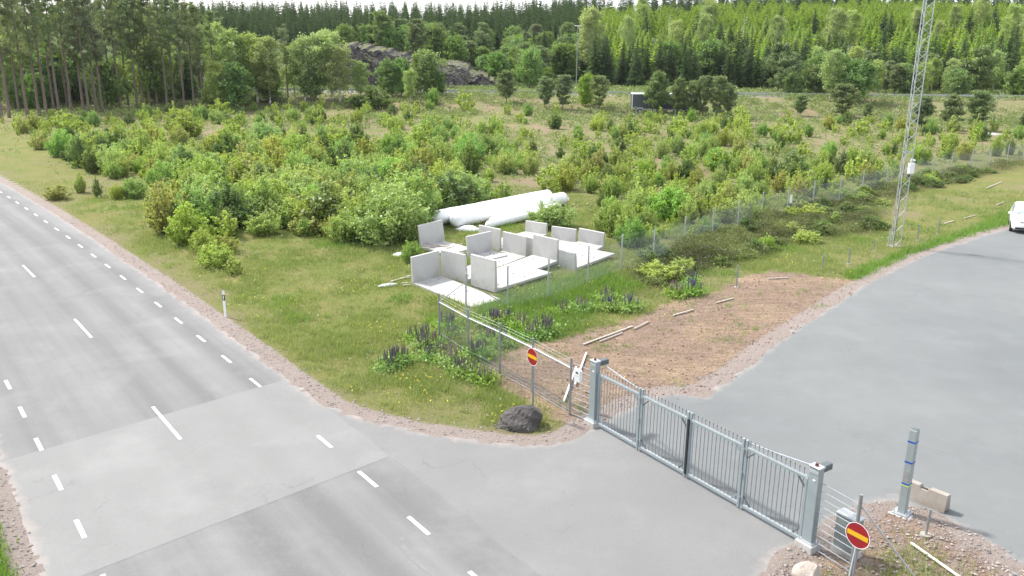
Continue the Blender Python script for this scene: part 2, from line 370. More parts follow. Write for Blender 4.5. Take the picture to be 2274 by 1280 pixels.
LUSH2 = px([(1060, 668), (1200, 640), (1340, 590), (1420, 640), (1330, 690), (1240, 745), (1160, 760), (1080, 730)])
PILE = [(-6.5, 41.5), (-1.5, 38.2), (4.2, 44), (8.2, 49.5), (6.5, 55), (5.5, 66), (2, 68), (-5, 58), (-6.5, 52)]
FIELD = px([(0, 275), (120, 330), (260, 395), (380, 420), (470, 470), (560, 480), (640, 500), (820, 520), (960, 500), (1250, 425), (1400, 470), (1560, 470), (1900, 380), (2274, 330)])+[(300, 150), (400, 2000), (-400, 2000), (-150, 150)]
def inpoly(x, y, P):
    x = np.asarray(x); y = np.asarray(y); r = np.zeros(x.shape, bool); n = len(P)
    for i in range(n):
        x1, y1 = P[i]; x2, y2 = P[(i+1) % n]
        if y1 == y2: continue
        c = ((y1 > y) != (y2 > y)) & (x < (x2-x1)*(y-y1)/(y2-y1)+x1); r ^= c
    return r
def pdist(x, y, P):
    d = np.full(np.shape(x), 1e9); n = len(P)
    for i in range(n):
        ax, ay = P[i]; bx, by = P[(i+1) % n]; vx, vy = bx-ax, by-ay; L = vx*vx+vy*vy+1e-12
        t = np.clip(((x-ax)*vx+(y-ay)*vy)/L, 0, 1); d = np.minimum(d, np.hypot(x-ax-t*vx, y-ay-t*vy))
    return d
def sdist(x, y, P):        # >0 inside
    d = pdist(x, y, P); return np.where(inpoly(x, y, P), d, -d)
def ss(x, a, b):
    t = np.clip((x-a)/(b-a), 0, 1); return t*t*(3-2*t)
rg = np.random.default_rng(7)
_lat = rg.random((256, 256))
def vnoise(x, y):
    xi = np.floor(x).astype(int); yi = np.floor(y).astype(int); fx = x-xi; fy = y-yi; fx = fx*fx*(3-2*fx); fy = fy*fy*(3-2*fy)
    g = lambda a, b: _lat[a & 255, b & 255]
    return (g(xi, yi)*(1-fx)+g(xi+1, yi)*fx)*(1-fy)+(g(xi, yi+1)*(1-fx)+g(xi+1, yi+1)*fx)*fy
def fbm(x, y, o=4):
    s = 0; a = .5
    for i in range(o): s = s+a*(vnoise(x*2**i+17*i, y*2**i+5*i)-.5); a *= .5
    return s
def paved(x, y):
    "signed distance inside any paving"
    t, o = arc_inv(x, y)
    dr = np.minimum(o-RO0, RO1-o)
    dr = np.where(y < 120, dr, dr)
    return np.maximum(dr, sdist(x, y, DRIVE))
def hill(x, y):
    x = np.asarray(x, float); y = np.asarray(y, float)
    z = 2.2*ss(y, 148, 170)
    wob = 6*fbm(x*.012+3, y*.0+.5, 2)
    ramp = np.clip(y-198-wob, 0, None)
    side = .85+.15*ss(x, -40, 30)+.25*ss(x, 40, 140)
    z = z+np.minimum(ramp*.085*side, 20*side+ramp*.004)
    # plateau behind the rock cut
    cut = ss(x, -62, -42)*(1-ss(x, -12, 2))
    top = 9.5-5.5*ss(x, -30, -4)
    z = np.where(cut > 0, np.maximum(z, 2.2*ss(y, 148, 170)+(top-2.2)*cut*ss(y, 191.5, 197)), z)
    z = z+1.6*fbm(x*.03, y*.03, 3)*ss(y, 200, 240)
    return z
def ground_z(x, y, pv=None):
    x = np.asarray(x, float); y = np.asarray(y, float)
    if pv is None: pv = paved(x, y)
    rough = ss(-pv, .2, 2.5)
    rough = rough*(1-ss(sdist(x, y, PILE), -1.5, .5))
    z = hill(x, y)+rough*(.22*fbm(x*.22, y*.22, 3)+.07*fbm(x*1.3, y*1.3, 2))
    near_ = (y < 61)*(y > 15)*(x > -25)*(x < 31)
    z = z+near_*ss(pv, -.6, -.1)*(1-ss(pv, .05, .3))*(.03+.10*fbm(x*2.3, y*2.3, 3))
    return z-.12*ss(pv, .3, .75)-.05*ss(pv, -.1, .3)*0
def gz(x, y): return float(ground_z(np.array([x]), np.array([y]))[0])
def on_ground(qx, qy):
    "photo pixel -> point on the terrain"
    z = 0.0
    for _ in range(12): g = G(qx, qy, z); z = .5*z+.5*gz(*g)
    g = G(qx, qy, z); return Vector((g[0], g[1], gz(*g)))

# ---- terrain
def axis(lo, hi, step, outlo, outhi, g):
    a = list(np.arange(lo, hi, step)); s = step
    while a[-1] < outhi: s *= g; a.append(a[-1]+s)
    s = step; b = []; c = lo
    while c > outlo: s *= g; c -= s; b.append(c)
    return np.array(b[::-1]+a)
gx = axis(-26, 32, .27, -3000, 3000, 1.035); gy = axis(14, 62, .27, -250, 4000, 1.022)
X, Y = np.meshgrid(gx, gy); nx_, ny_ = len(gx), len(gy)
X = X.ravel(); Y = Y.ravel(); pv = paved(X, Y); Z = ground_z(X, Y, pv)
soil = ss(sdist(X, Y, SOIL), -1.2, .6); isl = ss(sdist(X, Y, ISLAND), -.4, .4)
t_, o_ = arc_inv(X, Y)
dro = np.maximum(RO0-o_, o_-RO1)
gravel = 1-ss(dro, .5, 1.15)
gravel = np.where(RO0-o_ > 0, 1-ss(RO0-o_, .4, .85), gravel)
gravel = np.maximum(gravel, 1-ss(-sdist(X, Y, DRIVE), .3, 1.2))
gravel = np.maximum(gravel*(1-.35*isl), isl*.42)
hwy = ss(Y, 169, 171)*(1-ss(Y, 185, 188)); gravel = np.where(Y > 100, np.maximum(hwy*.9, gravel*(Y < 100)), gravel)
heath_ = .8*ss(sdist(X, Y, HEATH)+1.6*fbm(X*.35, Y*.35, 3), -1, .8)
lush_ = np.maximum(np.maximum(ss(sdist(X, Y, LUSH), -.4, .3), ss(RO0-o_, .6, .95)*.8), .8*ss(sdist(X, Y, LUSH2)+1.5*fbm(X*.5, Y*.5), -1, 1))
wood_ = ss(Y, 194, 202); wood_ = np.maximum(wood_, ss(Y, 150, 165)*ss(-X+8*fbm(X*.05, Y*.05), 38, 46))
field_ = ss(sdist(X, Y, FIELD)+3*fbm(X*.2, Y*.2, 3), -2, 3)
field_ = np.maximum(field_, .85*ss(-pv, 3.2, 1.0)*ss(fbm(X*.4+7, Y*.4, 3), -.2, .15)*(Y < 90))
field_ = np.maximum(field_, .7*ss(fbm(X*.17+70, Y*.17, 3), .06, .2)*(Y < 90))
ii = np.arange(ny_-1)[:, None]*nx_+np.arange(nx_-1)[None, :]
F = np.stack([ii, ii+1, ii+nx_+1, ii+nx_], -1).reshape(-1, 4)
me = raw_mesh('ground', np.stack([X, Y, Z], -1), F, M['ground'], smooth=True, colattr=dict(soil=np.maximum(soil, isl*.75), gravel=gravel, heath=heath_, lush=lush_, field=field_, wood=wood_))
tag(link('ground', me), kind='structure')

# ---- paving sheets
def road_sheet(name, t0, t1, o0, o1, z, mat, edge=True, dt=.5, no=24, skew=None):
    ts = np.arange(t0, t1+1e-6, dt); os_ = np.linspace(o0, o1, no)
    T, O = np.meshgrid(ts, os_, indexing='ij')
    if skew is not None: T = skew(T, O)
    jit = np.zeros_like(T)
    if edge:
        jit[:, 0] = -.12*fbm(T[:, 0]*1.3, T[:, 0]*0+3)*2; jit[:, -1] = .12*fbm(T[:, -1]*1.3, T[:, -1]*0+9)*2
    P = np.moveaxis(arc(T, O+jit, 0*T+z), 0, -1).reshape(-1, 3)
    n1 = len(os_); a = np.arange(len(ts)-1)[:, None]*n1+np.arange(n1-1)[None, :]
    f = np.stack([a, a+n1, a+n1+1, a+1], -1).reshape(-1, 4)
    e = 1-np.clip(paved(P[:, 0], P[:, 1])/.8, 0, 1)
    me = raw_mesh(name, P, f, mat, colattr=dict(lat=(O-OFF+WL).ravel(), lon=T.ravel(), edge=e.ravel()))
    return tag(link(name, me), kind='structure')
road_sheet('road', -260, 40, RO0, RO1, .024, M['road'])
from mathutils.geometry import delaunay_2d_cdt
def flat_poly(name, P, z, mat, cell=.8, step=.25, jit=.07, far=1e9, dusty=True):
    pts = []
    for i in range(len(P)):
        a = np.array(P[i]); b = np.array(P[(i+1) % len(P)]); n = max(1, int(np.hypot(*(b-a))/step)) if np.hypot(*(b-a)) < 30 else 4
        for k in range(n): pts.append(a+(b-a)*k/n)
    pts = np.array(pts)
    for _ in range(3): pts = .5*pts+.25*(np.roll(pts, 1, 0)+np.roll(pts, -1, 0))
    tan = np.roll(pts, -1, 0)-np.roll(pts, 1, 0); tan /= np.linalg.norm(tan, axis=1)[:, None]; nr = np.stack([-tan[:, 1], tan[:, 0]], -1)
    out = pts+nr*(fbm(pts[:, 0]*1.8, pts[:, 1]*1.8, 4)*jit*4)[:, None]; n = len(out)
    X0, Y0 = out.min(0); X1, Y1 = out.max(0)
    a, b = np.meshgrid(np.arange(X0, min(X1, X0+75), cell), np.arange(Y0, min(Y1, Y0+90), cell)); a = a.ravel(); b = b.ravel()
    k = sdist(a, b, [tuple(q) for q in out]) > .3*min(1, cell); a = a[k]; b = b[k]
    vs = [Vector((x, y)) for x, y in out]+[Vector((x, y)) for x, y in zip(a, b)]
    rv, _e, rf, _1, _2, _3 = delaunay_2d_cdt(vs, [], [list(range(n))], 1, 1e-5)
    rv = np.array([(v.x, v.y, z) for v in rv]); bm = bmesh.new(); bv = [bm.verts.new(v) for v in rv]
    for q in rf:
        if len(q) >= 3:
            f = bm.faces.new([bv[k] for k in q])
    bm.normal_update()
    for fc in bm.faces:
        if fc.normal.z < 0: fc.normal_flip()
    me = bpy.data.meshes.new(name); bm.to_mesh(me); bm.free(); me.materials.append(mat)
    e = 1-np.clip(paved(rv[:, 0], rv[:, 1])/.9, 0, 1) if dusty else np.zeros(len(rv))
    at = me.attributes.new('edge', 'FLOAT', 'POINT'); at.data.foreach_set('value', e.astype(np.float32))
    return tag(link(name, me), kind='structure')
flat_poly('driveway_and_yard', DRIVE, .020, M['yard'])
# outer driveway (outside the gate), paler asphalt
GL, GR = Vector((*G(1317, 945), 0)), Vector((*G(1793, 1218), 0))
OUT = [p for p in DRIVE[:15]]+[(GL.x+.25, GL.y-.2), (GR.x-.1, GR.y+.2)]+px([(1740, 1232), (1712, 1262), (1690, 1300), (1660, 1380), (1600, 1500)])+[tuple(arc(-14, RO1-1)[:2])]+[tuple(arc(t, RO1-1.2)[:2]) for t in (-20, -26, -32)]
flat_poly('driveway', OUT, .0235, M['drive'])
# pale patch across the road (runs on over the dark road, ends at two straight joints)
tA0, tA1 = arc_inv(*G(35, 1020))[0], arc_inv(*G(610, 850))[0]
tB0, tB1 = arc_inv(*G(200, 1280))[0], arc_inv(*G(850, 1020))[0]
def skew(T, O):
    u = (O-RO0)/(RO1-RO0); s = (T-0)/1.0
    return (tA0+(tA1-tA0)*u)*(1-s)+(tB0+(tB1-tB0)*u)*s
road_sheet('road_patch', 0, 1, RO0, RO1, .028, M['patch'], dt=.05, skew=skew)

# markings
mk = MB()
def dash(t, o, L, wd):
    n = 3; vs = []
    for i in range(n+1):
        tt = t-L/2+L*i/n; vs += [arc(tt, o-wd/2, .033), arc(tt, o+wd/2, .033)]
    mk.add(vs, [(2*i, 2*i+2, 2*i+3, 2*i+1) for i in range(n)])
for i in range(-40, 27):
    if i <= 17: dash(PH+3*i, OFF, 1.0, .11)
for q in [(508, 517), (553+20, 0)]: pass
for (ax, ay, bx, by) in [(705, 970, 737, 996), (797, 1049, 837, 1084), (907, 1150, 953, 1190), (1042, 1272, 1095, 1318)]:
    t0, o0 = arc_inv(*G(ax, ay)); t1, o1 = arc_inv(*G(bx, by)); dash((t0+t1)/2, (o0+o1)/2, abs(t1-t0), .12)
for i in range(-40, 12): dash(PH2+3*i, OFF-2*WL, 1.05, .12)
for i in range(-14, 3): dash(PH3+12*i, OFF-WL, 3.1, .11)
sk = MB(); q = px([(892, 1195), (896, 1215), (912, 1238), (935, 1258), (965, 1280), (1010, 1310)]); vs = []
for i, (x, y) in enumerate(q):
    a_, b_ = q[max(i-1, 0)], q[min(i+1, len(q)-1)]; d_ = Vector((b_[0]-a_[0], b_[1]-a_[1], 0)).normalized(); n_ = Vector((-d_.y, d_.x, 0))*.07; vs += [Vector((x, y, .030))-n_, Vector((x, y, .030))+n_]
sk.add(vs, [(2*i, 2*i+2, 2*i+3, 2*i+1) for i in range(len(q)-1)]); M['skid'] = simple('tyre_skid', (.15, .15, .152), (.19, .19, .19), 2, .9, obj=False)
tag(sk.build('tyre_mark', M['skid']), kind='structure')
tag(mk.build('road_markings', M['paint']), kind='structure')
# concrete strip and paler splash in the yard
sp = flat_poly('cement_splash', px([(1942, 1102), (1965, 1088), (1990, 1092), (2005, 1110), (2050, 1128), (2100, 1160), (2060, 1150), (1990, 1125), (1965, 1118)]), .026, M['patch'], .3, jit=.2, dusty=False)

# ------------------------------------------------------------ foliage toolkit
def leaves(C, size, rng, up=.0, var=None, asp=.6):
    n = len(C); a = rng.normal(size=(n, 3)); a[:, 2] *= (1-up*.6); a /= np.linalg.norm(a, axis=1)[:, None]
    b = rng.normal(size=(n, 3)); b -= (b*a).sum(1)[:, None]*a; b /= np.linalg.norm(b, axis=1)[:, None]
    s = (size*(.6+.8*rng.random(n)))[:, None] if np.isscalar(size) else (size*(.6+.8*rng.random(n)))[:, None]
    v = np.stack([C-a*s, C+b*s*asp, C+a*s, C-b*s*asp], 1).reshape(-1, 3)
    f = np.arange(n*4).reshape(n, 4)
    return v, f, (rng.random(n) if var is None else np.clip(var+rng.normal(0, .12, n), 0, 1))
def branch(p0, d, L, n, droop, rng, wig=.12):
    pts = [np.array(p0, float)]; d = np.array(d, float); d /= np.linalg.norm(d)
    for i in range(n):
        d = d+np.array([rng.normal(0, wig), rng.normal(0, wig), droop]); d /= np.linalg.norm(d); pts.append(pts[-1]+d*L/n)
    return pts
def shrub_protos(kind, seed, h, wdt, nst, nleaf, lsize, mat, up=.5):
    rng = np.random.default_rng(seed); tw = MB(); C = []; VV = []
    for s in range(nst):
        a = rng.random()*2*math.pi; rr = (rng.random()**.6)
        tip = np.array([math.cos(a)*rr*wdt/2, math.sin(a)*rr*wdt/2, h*(1-.5*rr*rr)*(.6+.48*rng.random())])
        base = np.array([math.cos(a)*rr*wdt*.27, math.sin(a)*rr*wdt*.27, -.1])
        mid = base*.5+tip*.5+rng.normal(0, .06*wdt, 3)*[1, 1, 0]
        pts = [base, mid*.5+base*.5+[0, 0, .02], mid, mid*.45+tip*.55, tip]
        tw.tube(pts, [.02*h/2.5*(1-.8*i/4)+.003 for i in range(5)], 4, cap=False)
        k = int(nleaf*(.7+.6*rng.random()))
        clump = rng.random()
        for j in range(k//8):
            u = .04+.96*rng.random()**.85; i = min(3, int(u*4)); fr = u*4-i; p = np.array(pts[i])*(1-fr)+np.array(pts[i+1])*fr
            d = rng.normal(size=3)*[1, 1, .5]; d[:2] += np.array([math.cos(a), math.sin(a)])*.3; d[2] += up*1.3; d /= np.linalg.norm(d)
            L = (.07+.13*rng.random())*wdt*(1.1-.4*u)
            q = p[None, :]+d[None, :]*np.linspace(.1, 1, 8)[:, None]*L+rng.normal(0, .03*wdt/2, (8, 3))
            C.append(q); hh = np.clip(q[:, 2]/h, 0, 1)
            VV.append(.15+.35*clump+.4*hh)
    C = np.concatenate(C); VV = np.concatenate(VV); C[:, 2] = np.maximum(C[:, 2], .04)
    v, f, va = leaves(C, lsize, rng, var=VV)
    return tw.mesh('stems', M['twig']), raw_mesh('foliage', v, f, mat, var=va)
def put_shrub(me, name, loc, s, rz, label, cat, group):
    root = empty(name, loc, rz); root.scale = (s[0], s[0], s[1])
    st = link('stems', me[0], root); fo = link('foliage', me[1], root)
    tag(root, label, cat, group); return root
def pine_mesh(seed, h, crown0, spread, mat, dens=1.0, tuft=.34, lean=.02, bark=None, deadl=True):
    rng = np.random.default_rng(seed); tr = MB(); n = 9
    lx, ly = rng.normal(0, lean*h*.5, 2)
    tp = [np.array([lx*(i/n)**2+rng.normal(0, .03), ly*(i/n)**2+rng.normal(0, .03), h*i/n-(.2 if i == 0 else 0)]) for i in range(n+1)]
    r0 = .011*h+.02
    tr.tube(tp, [r0*(1-.9*i/n)+.01 for i in range(n+1)], 7)
    at = lambda z: np.array([np.interp(z, [p[2] for p in tp], [p[k] for p in tp]) for k in range(3)])
    C = []; VV = []
    nb = int(46*dens*(h*(1-crown0)/8)**.7)
    for i in range(nb):
        u = rng.random()**.85; z = h*(crown0+(1-crown0)*u*.97); a = rng.random()*2*math.pi
        prof = math.sin(math.pi*(.16+.8*u)**1.0)**.7*(1 if u > .12 else .8)
        L = spread*(.45+.6*rng.random())*prof
        d = [math.cos(a), math.sin(a), .25+.5*u]
        pts = branch(at(z), d, L, 4, .05*rng.normal()+.02, rng)
        tr.tube(pts, [.035*L/2+.006, .025*L/2+.005, .018, .012, .005], 3, cap=False)
        for k in range(int(9*dens)+2):
            w_ = .35+.65*rng.random(); ii_ = min(3, int(w_*4)); fr = w_*4-ii_; p = pts[ii_]*(1-fr)+pts[ii_+1]*fr
            p = p+rng.normal(0, .22*L/2.2, 3)*[1, 1, .45]
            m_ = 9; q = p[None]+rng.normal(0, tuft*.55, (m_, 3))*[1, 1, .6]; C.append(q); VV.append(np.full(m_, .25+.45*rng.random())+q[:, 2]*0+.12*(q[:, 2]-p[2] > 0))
    if deadl:
        for i in range(int(14*dens)):
            z = h*(crown0-.28*rng.random()*min(1, crown0*2)); a = rng.random()*2*math.pi
            if z < .6: continue
            tr.tube(branch(at(z), [math.cos(a), math.sin(a), -.05], spread*.5*rng.random()+.3, 3, 0, rng), [.018, .012, .008, .004], 3, cap=False)
    C = np.concatenate(C); VV = np.concatenate(VV)
    v, f, va = leaves(C, tuft*.62, rng, var=VV, asp=.28)
    return tr.mesh('trunk', bark or M['bark_pine']), raw_mesh('crown', v, f, mat, var=va)
def spruce_mesh(seed, h, wdt, mat, layers=20, per=9, nq=8, low=.04, tips=1.0, fat=1.0):
    rng = np.random.default_rng(seed); tr = MB()
    tr.tube([(0, 0, -.2), (0, 0, h*.5), (0, 0, h)], [.012*h+.02, .007*h+.01, .01], 6)
    Vv = []; va = []
    for l in range(layers):
        u = l/(layers-1); z0 = h*(low+(1-low)*(u**.95)); Rm = wdt/2*((1-u)**.82)*(.8+.3*rng.random())+.05
        for b in range(max(4, int(per*(1-.4*u)))):
            a = rng.random()*2*math.pi; L = Rm*(.7+.45*rng.random()); ca, sa = math.cos(a), math.sin(a); z = z0+rng.normal(0, h*.012)
            up = .12+.35*u
            for k in range(nq):
                s = (k+.3+rng.random()*.5)/nq; r = L*s; zz = z+up*r-.32*(s*s)*L+rng.normal(0, .03*L)
                wd = ((.10+.16*(1-s))*L+.05)*fat; side = rng.choice([-1, 1])
                ex = np.array([ca, sa, 0]); ey = np.array([-sa, ca, 0])*side
                c0 = ex*r+np.array([0, 0, zz])
                p1 = c0-ex*.06*L; p2 = c0+ex*(.16*L)+ey*wd*.25+[0, 0, -.02*L]; p3 = c0+ey*wd+ex*.1*L+[0, 0, -.10*L-.05*rng.random()]; p4 = c0+ey*wd*.4-[0, 0, .12*L*fat**1.5]
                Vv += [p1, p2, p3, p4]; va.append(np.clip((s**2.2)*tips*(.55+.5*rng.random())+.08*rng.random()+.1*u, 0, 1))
    Vv = np.array(Vv); f = np.arange(len(Vv)).reshape(-1, 4)
    return tr.mesh('trunk', M['bark_grey']), raw_mesh('crown', Vv, f, mat, var=va)
def broad_mesh(seed, h, wdt, mat, bark, low=.22, nl=26, dens=1.0, lsize=.2, droop=-.05, shape=1.0):
    rng = np.random.default_rng(seed); tr = MB(); n = 7
    tp = [np.array([rng.normal(0, .012*h)*i/n, rng.normal(0, .012*h)*i/n, h*.93*i/n-(.2 if i == 0 else 0)]) for i in range(n+1)]
    tr.tube(tp, [(.012*h+.03)*(1-.88*i/n)+.008 for i in range(n+1)], 7)
    C = []; VV = []
    for i in range(nl):
        u = (i+rng.random())/nl; z = h*(low+(.93-low)*u*.95); a = i*2.4+rng.normal(0, .4)
        prof = math.sin(math.pi*min(.98, (.13+.8*u)**shape))**.65
        L = wdt/2*prof*(.75+.4*rng.random()); p = np.array([np.interp(z, [q[2] for q in tp], [q[k] for q in tp]) for k in range(3)])
        pts = branch(p, [math.cos(a), math.sin(a), .45+.5*u], L*1.1, 4, droop, rng)
        tr.tube(pts, [.02*L+.01, .014*L+.008, .01*L+.005, .008, .004], 4, cap=False)
        cl = rng.random()
        for k in range(int(13*dens)):
            w_ = .25+.78*rng.random(); ii_ = min(3, int(w_*4)); fr = w_*4-ii_; q = pts[ii_]*(1-fr)+pts[ii_+1]*fr
            q = q+rng.normal(0, .13*wdt/2, 3)*[1, 1, .8]
            m_ = 14; cc = q[None]+rng.normal(0, .065*wdt/2+.1, (m_, 3))*[1, 1, 1.1 if droop < -.1 else .7]
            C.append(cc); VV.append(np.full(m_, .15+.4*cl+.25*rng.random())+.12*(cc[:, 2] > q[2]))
    C = np.concatenate(C); VV = np.concatenate(VV)
    v, f, va = leaves(C, lsize, rng, var=VV)
    return tr.mesh('trunk', bark), raw_mesh('crown', v, f, mat, var=va)
def put_tree(me, name, loc, s, rz, label, cat, group, sz=None):
    root = empty(name, loc, rz); root.scale = (s, s, sz or s)
    link('trunk', me[0], root); link('crown', me[1], root)
    return tag(root, label, cat, group)
rnd = random.Random(11)

# ------------------------------------------------------------ prototypes
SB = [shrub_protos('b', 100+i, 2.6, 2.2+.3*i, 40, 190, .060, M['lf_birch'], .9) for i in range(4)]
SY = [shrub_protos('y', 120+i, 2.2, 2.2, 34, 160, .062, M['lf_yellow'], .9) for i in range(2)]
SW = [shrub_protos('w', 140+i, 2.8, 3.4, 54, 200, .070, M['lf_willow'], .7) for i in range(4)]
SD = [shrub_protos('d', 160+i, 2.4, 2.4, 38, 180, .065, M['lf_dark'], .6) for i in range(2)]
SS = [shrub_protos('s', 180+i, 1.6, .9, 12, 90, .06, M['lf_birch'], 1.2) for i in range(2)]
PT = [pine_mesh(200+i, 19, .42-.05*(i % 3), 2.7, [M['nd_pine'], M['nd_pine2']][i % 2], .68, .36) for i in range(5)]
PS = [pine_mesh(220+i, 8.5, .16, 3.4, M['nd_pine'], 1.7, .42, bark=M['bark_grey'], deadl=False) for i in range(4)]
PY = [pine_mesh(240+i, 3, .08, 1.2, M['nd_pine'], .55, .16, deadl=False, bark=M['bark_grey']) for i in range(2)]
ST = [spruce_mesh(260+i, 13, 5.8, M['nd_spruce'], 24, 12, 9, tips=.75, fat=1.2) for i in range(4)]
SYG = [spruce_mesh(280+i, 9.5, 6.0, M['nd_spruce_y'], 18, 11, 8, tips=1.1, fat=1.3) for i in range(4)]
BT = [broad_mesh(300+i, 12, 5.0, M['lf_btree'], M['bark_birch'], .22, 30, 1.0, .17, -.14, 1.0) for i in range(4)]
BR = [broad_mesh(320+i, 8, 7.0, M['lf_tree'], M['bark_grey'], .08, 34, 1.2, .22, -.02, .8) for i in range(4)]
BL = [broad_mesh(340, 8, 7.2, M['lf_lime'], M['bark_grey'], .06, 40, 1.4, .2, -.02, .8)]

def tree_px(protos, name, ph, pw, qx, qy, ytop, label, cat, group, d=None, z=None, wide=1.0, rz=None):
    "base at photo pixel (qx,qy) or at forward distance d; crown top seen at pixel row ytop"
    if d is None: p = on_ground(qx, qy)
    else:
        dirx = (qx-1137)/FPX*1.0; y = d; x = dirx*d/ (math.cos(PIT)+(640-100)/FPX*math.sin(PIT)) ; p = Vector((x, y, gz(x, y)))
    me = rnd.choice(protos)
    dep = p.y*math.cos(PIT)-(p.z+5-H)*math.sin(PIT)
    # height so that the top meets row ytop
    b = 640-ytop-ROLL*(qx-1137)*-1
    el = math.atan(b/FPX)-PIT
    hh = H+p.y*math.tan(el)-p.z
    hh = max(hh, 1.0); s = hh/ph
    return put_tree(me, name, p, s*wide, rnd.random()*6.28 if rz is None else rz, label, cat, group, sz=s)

# ------------------------------------------------------------ shrubs in the field
used_shrub = 0
def shrub_px(protos, ph, pw, qx, qy, ytop, wpx, name, label, group, cat='shrub'):
    p = on_ground(qx, qy); dist = math.hypot(p.x, p.y, H)
    sc_ = FPX/(p.y*math.cos(PIT)+H*math.sin(PIT)); cosd = p.y/dist
    hh = (qy-ytop)/sc_/max(.6, cosd)*1.0; ww = wpx/sc_
    hh = max(.5, hh*.92)
    return put_shrub(rnd.choice(protos), name, p, (ww/pw, hh/ph), rnd.random()*6.28, label, cat, group)
GW = 'willow thickets in the scrub field'; GB = 'young birches scattered over the scrub field'
big = [(SW, 865, 535, 400, 190, 'large blue-green willow thicket directly behind the leftmost concrete element'),
       (SW, 915, 500, 368, 150, 'bright green willow thicket left of the white wrapped tubes'),
       (SW, 1030, 452, 372, 130, 'willow thicket rising just behind the left end of the white wrapped tubes'),
       (SD, 740, 505, 400, 170, 'broad olive bush at the front edge of the thicket above the roadside grass'),
       (SW, 1228, 505, 440, 110, 'dense dark-green bush growing over the right end of the white wrapped tubes'),
       (SW, 1492, 487, 415, 120, 'round pale willow bush close behind the start of the mesh fence'),
       (SD, 1756, 402, 340, 90, 'grey-green bush behind the fence panel carrying the white notice'),
       (SW, 1592, 380, 325, 62, 'compact round willow bush in the open part of the field'),
       (SW, 1682, 378, 340, 44, 'small round willow bush right of the compact round one'),
       (SW, 1136, 368, 328, 40, 'small bright bush with a dark centre in the middle of the field'),
       (SD, 266, 352, 300, 62, 'dark green bush in the left of the field, darkest near the road'),
       (SB, 322, 362, 292, 70, 'tall feathery birch bush beside the darkest bush on the left'),
       (SW, 416, 400, 325, 90, 'bright round willow with a dark flank near the roadside meadow'),
       (SY, 560, 425, 345, 110, 'wide yellow-green birch clump above the roadside meadow'),
       (SW, 590, 325, 268, 72, 'round mid-green willow near the bare heath patches'),
       (SD, 632, 312, 285, 26, 'tiny dark round bush on a bare heath patch'),
       (SD, 612, 272, 246, 26, 'small dark round bush near the pine wood edge'),
       (SB, 415, 308, 250, 85, 'feathery birch clump below the pine wood'),
       (SB, 480, 592, 535, 80, 'straggly birch bush standing alone in the roadside grass'),
       (SY, 375, 520, 405, 100, 'tall yellow-green bush at the corner of the thicket nearest the road'),
       (SB, 420, 540, 455, 110, 'loose birch bush between the lone straggly bush and the thicket'),
       (SB, 260, 443, 405, 30, 'slim young tree on the roadside grass, right one of three'),
       (SD, 217, 438, 398, 24, 'slim dark young tree on the roadside grass, middle one of three'),
       (SB, 180, 428, 388, 34, 'bushy young tree on the roadside grass, left one of three'),
       (SW, 914, 583, 532, 48, 'small bright bush against the left edge of the concrete elements'),
       (SY, 130, 442, 410, 60, 'low yellow-green bush closest to the road edge on the left'),
       (SW, 665, 470, 390, 140, 'blue-green thicket in the middle of the dense scrub belt'),
       (SW, 790, 440, 350, 120, 'tall bright willow behind the dense scrub belt'),
       (SD, 700, 420, 360, 90, 'dark bush in the second row of the scrub belt'),
       (SW, 870, 430, 345, 120, 'rounded willow behind the large blue-green thicket'),
       (SB, 610, 480, 400, 110, 'yellowish birch bush at the front left of the scrub belt'),
       (SD, 825, 240, 194, 100, 'big rounded bush beside the highway below the rock cut'),
       (SS, 345, 470, 425, 45, 'thin young birch at the road side of the scrub belt, left of the lone bushes'),
       (SB, 455, 562, 508, 70, 'loose low birch bush just above the lone straggly bush'),
       (SY, 505, 560, 520, 60, 'low yellow-green bush right of the lone straggly bush'),
       (SB, 350, 500, 448, 60, 'feathery birch bush nearest the road in the meadow'),
       (SS, 520, 610, 560, 40, 'thin sapling in the grass right of the lone straggly bush'),
       (SW, 300, 440, 395, 60, 'bright bush between the three young trees and the scrub belt'),
       (SB, 590, 520, 468, 80, 'feathery bush at the meadow corner of the scrub belt'),
       (SY, 685, 520, 470, 80, 'yellow-green bush at the meadow edge of the scrub belt, middle'),
       (SW, 960, 232, 193, 36, 'small rounded bush beside the highway right of the big one')]
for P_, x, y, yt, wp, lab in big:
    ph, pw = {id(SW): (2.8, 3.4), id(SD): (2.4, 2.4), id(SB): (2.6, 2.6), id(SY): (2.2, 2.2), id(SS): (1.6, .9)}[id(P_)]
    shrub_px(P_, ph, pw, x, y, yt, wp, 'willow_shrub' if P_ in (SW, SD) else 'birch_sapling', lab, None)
FIELDSH = [(0, 290), (100, 345), (190, 385), (330, 410), (380, 470), (400, 530), (500, 545), (560, 500), (650, 520), (800, 545), (900, 520), (980, 480), (1180, 440), (1300, 455), (1380, 560), (1520, 540), (1640, 500), (1760, 460), (1920, 410), (2100, 365), (2290, 345), (2290, 300), (2100, 282), (1800, 268), (1600, 262), (1400, 255), (1200, 245), (1000, 240), (800, 238), (600, 245), (420, 250), (250, 262), (0, 275)]
cnt = {'n': 0}
pts_done = []
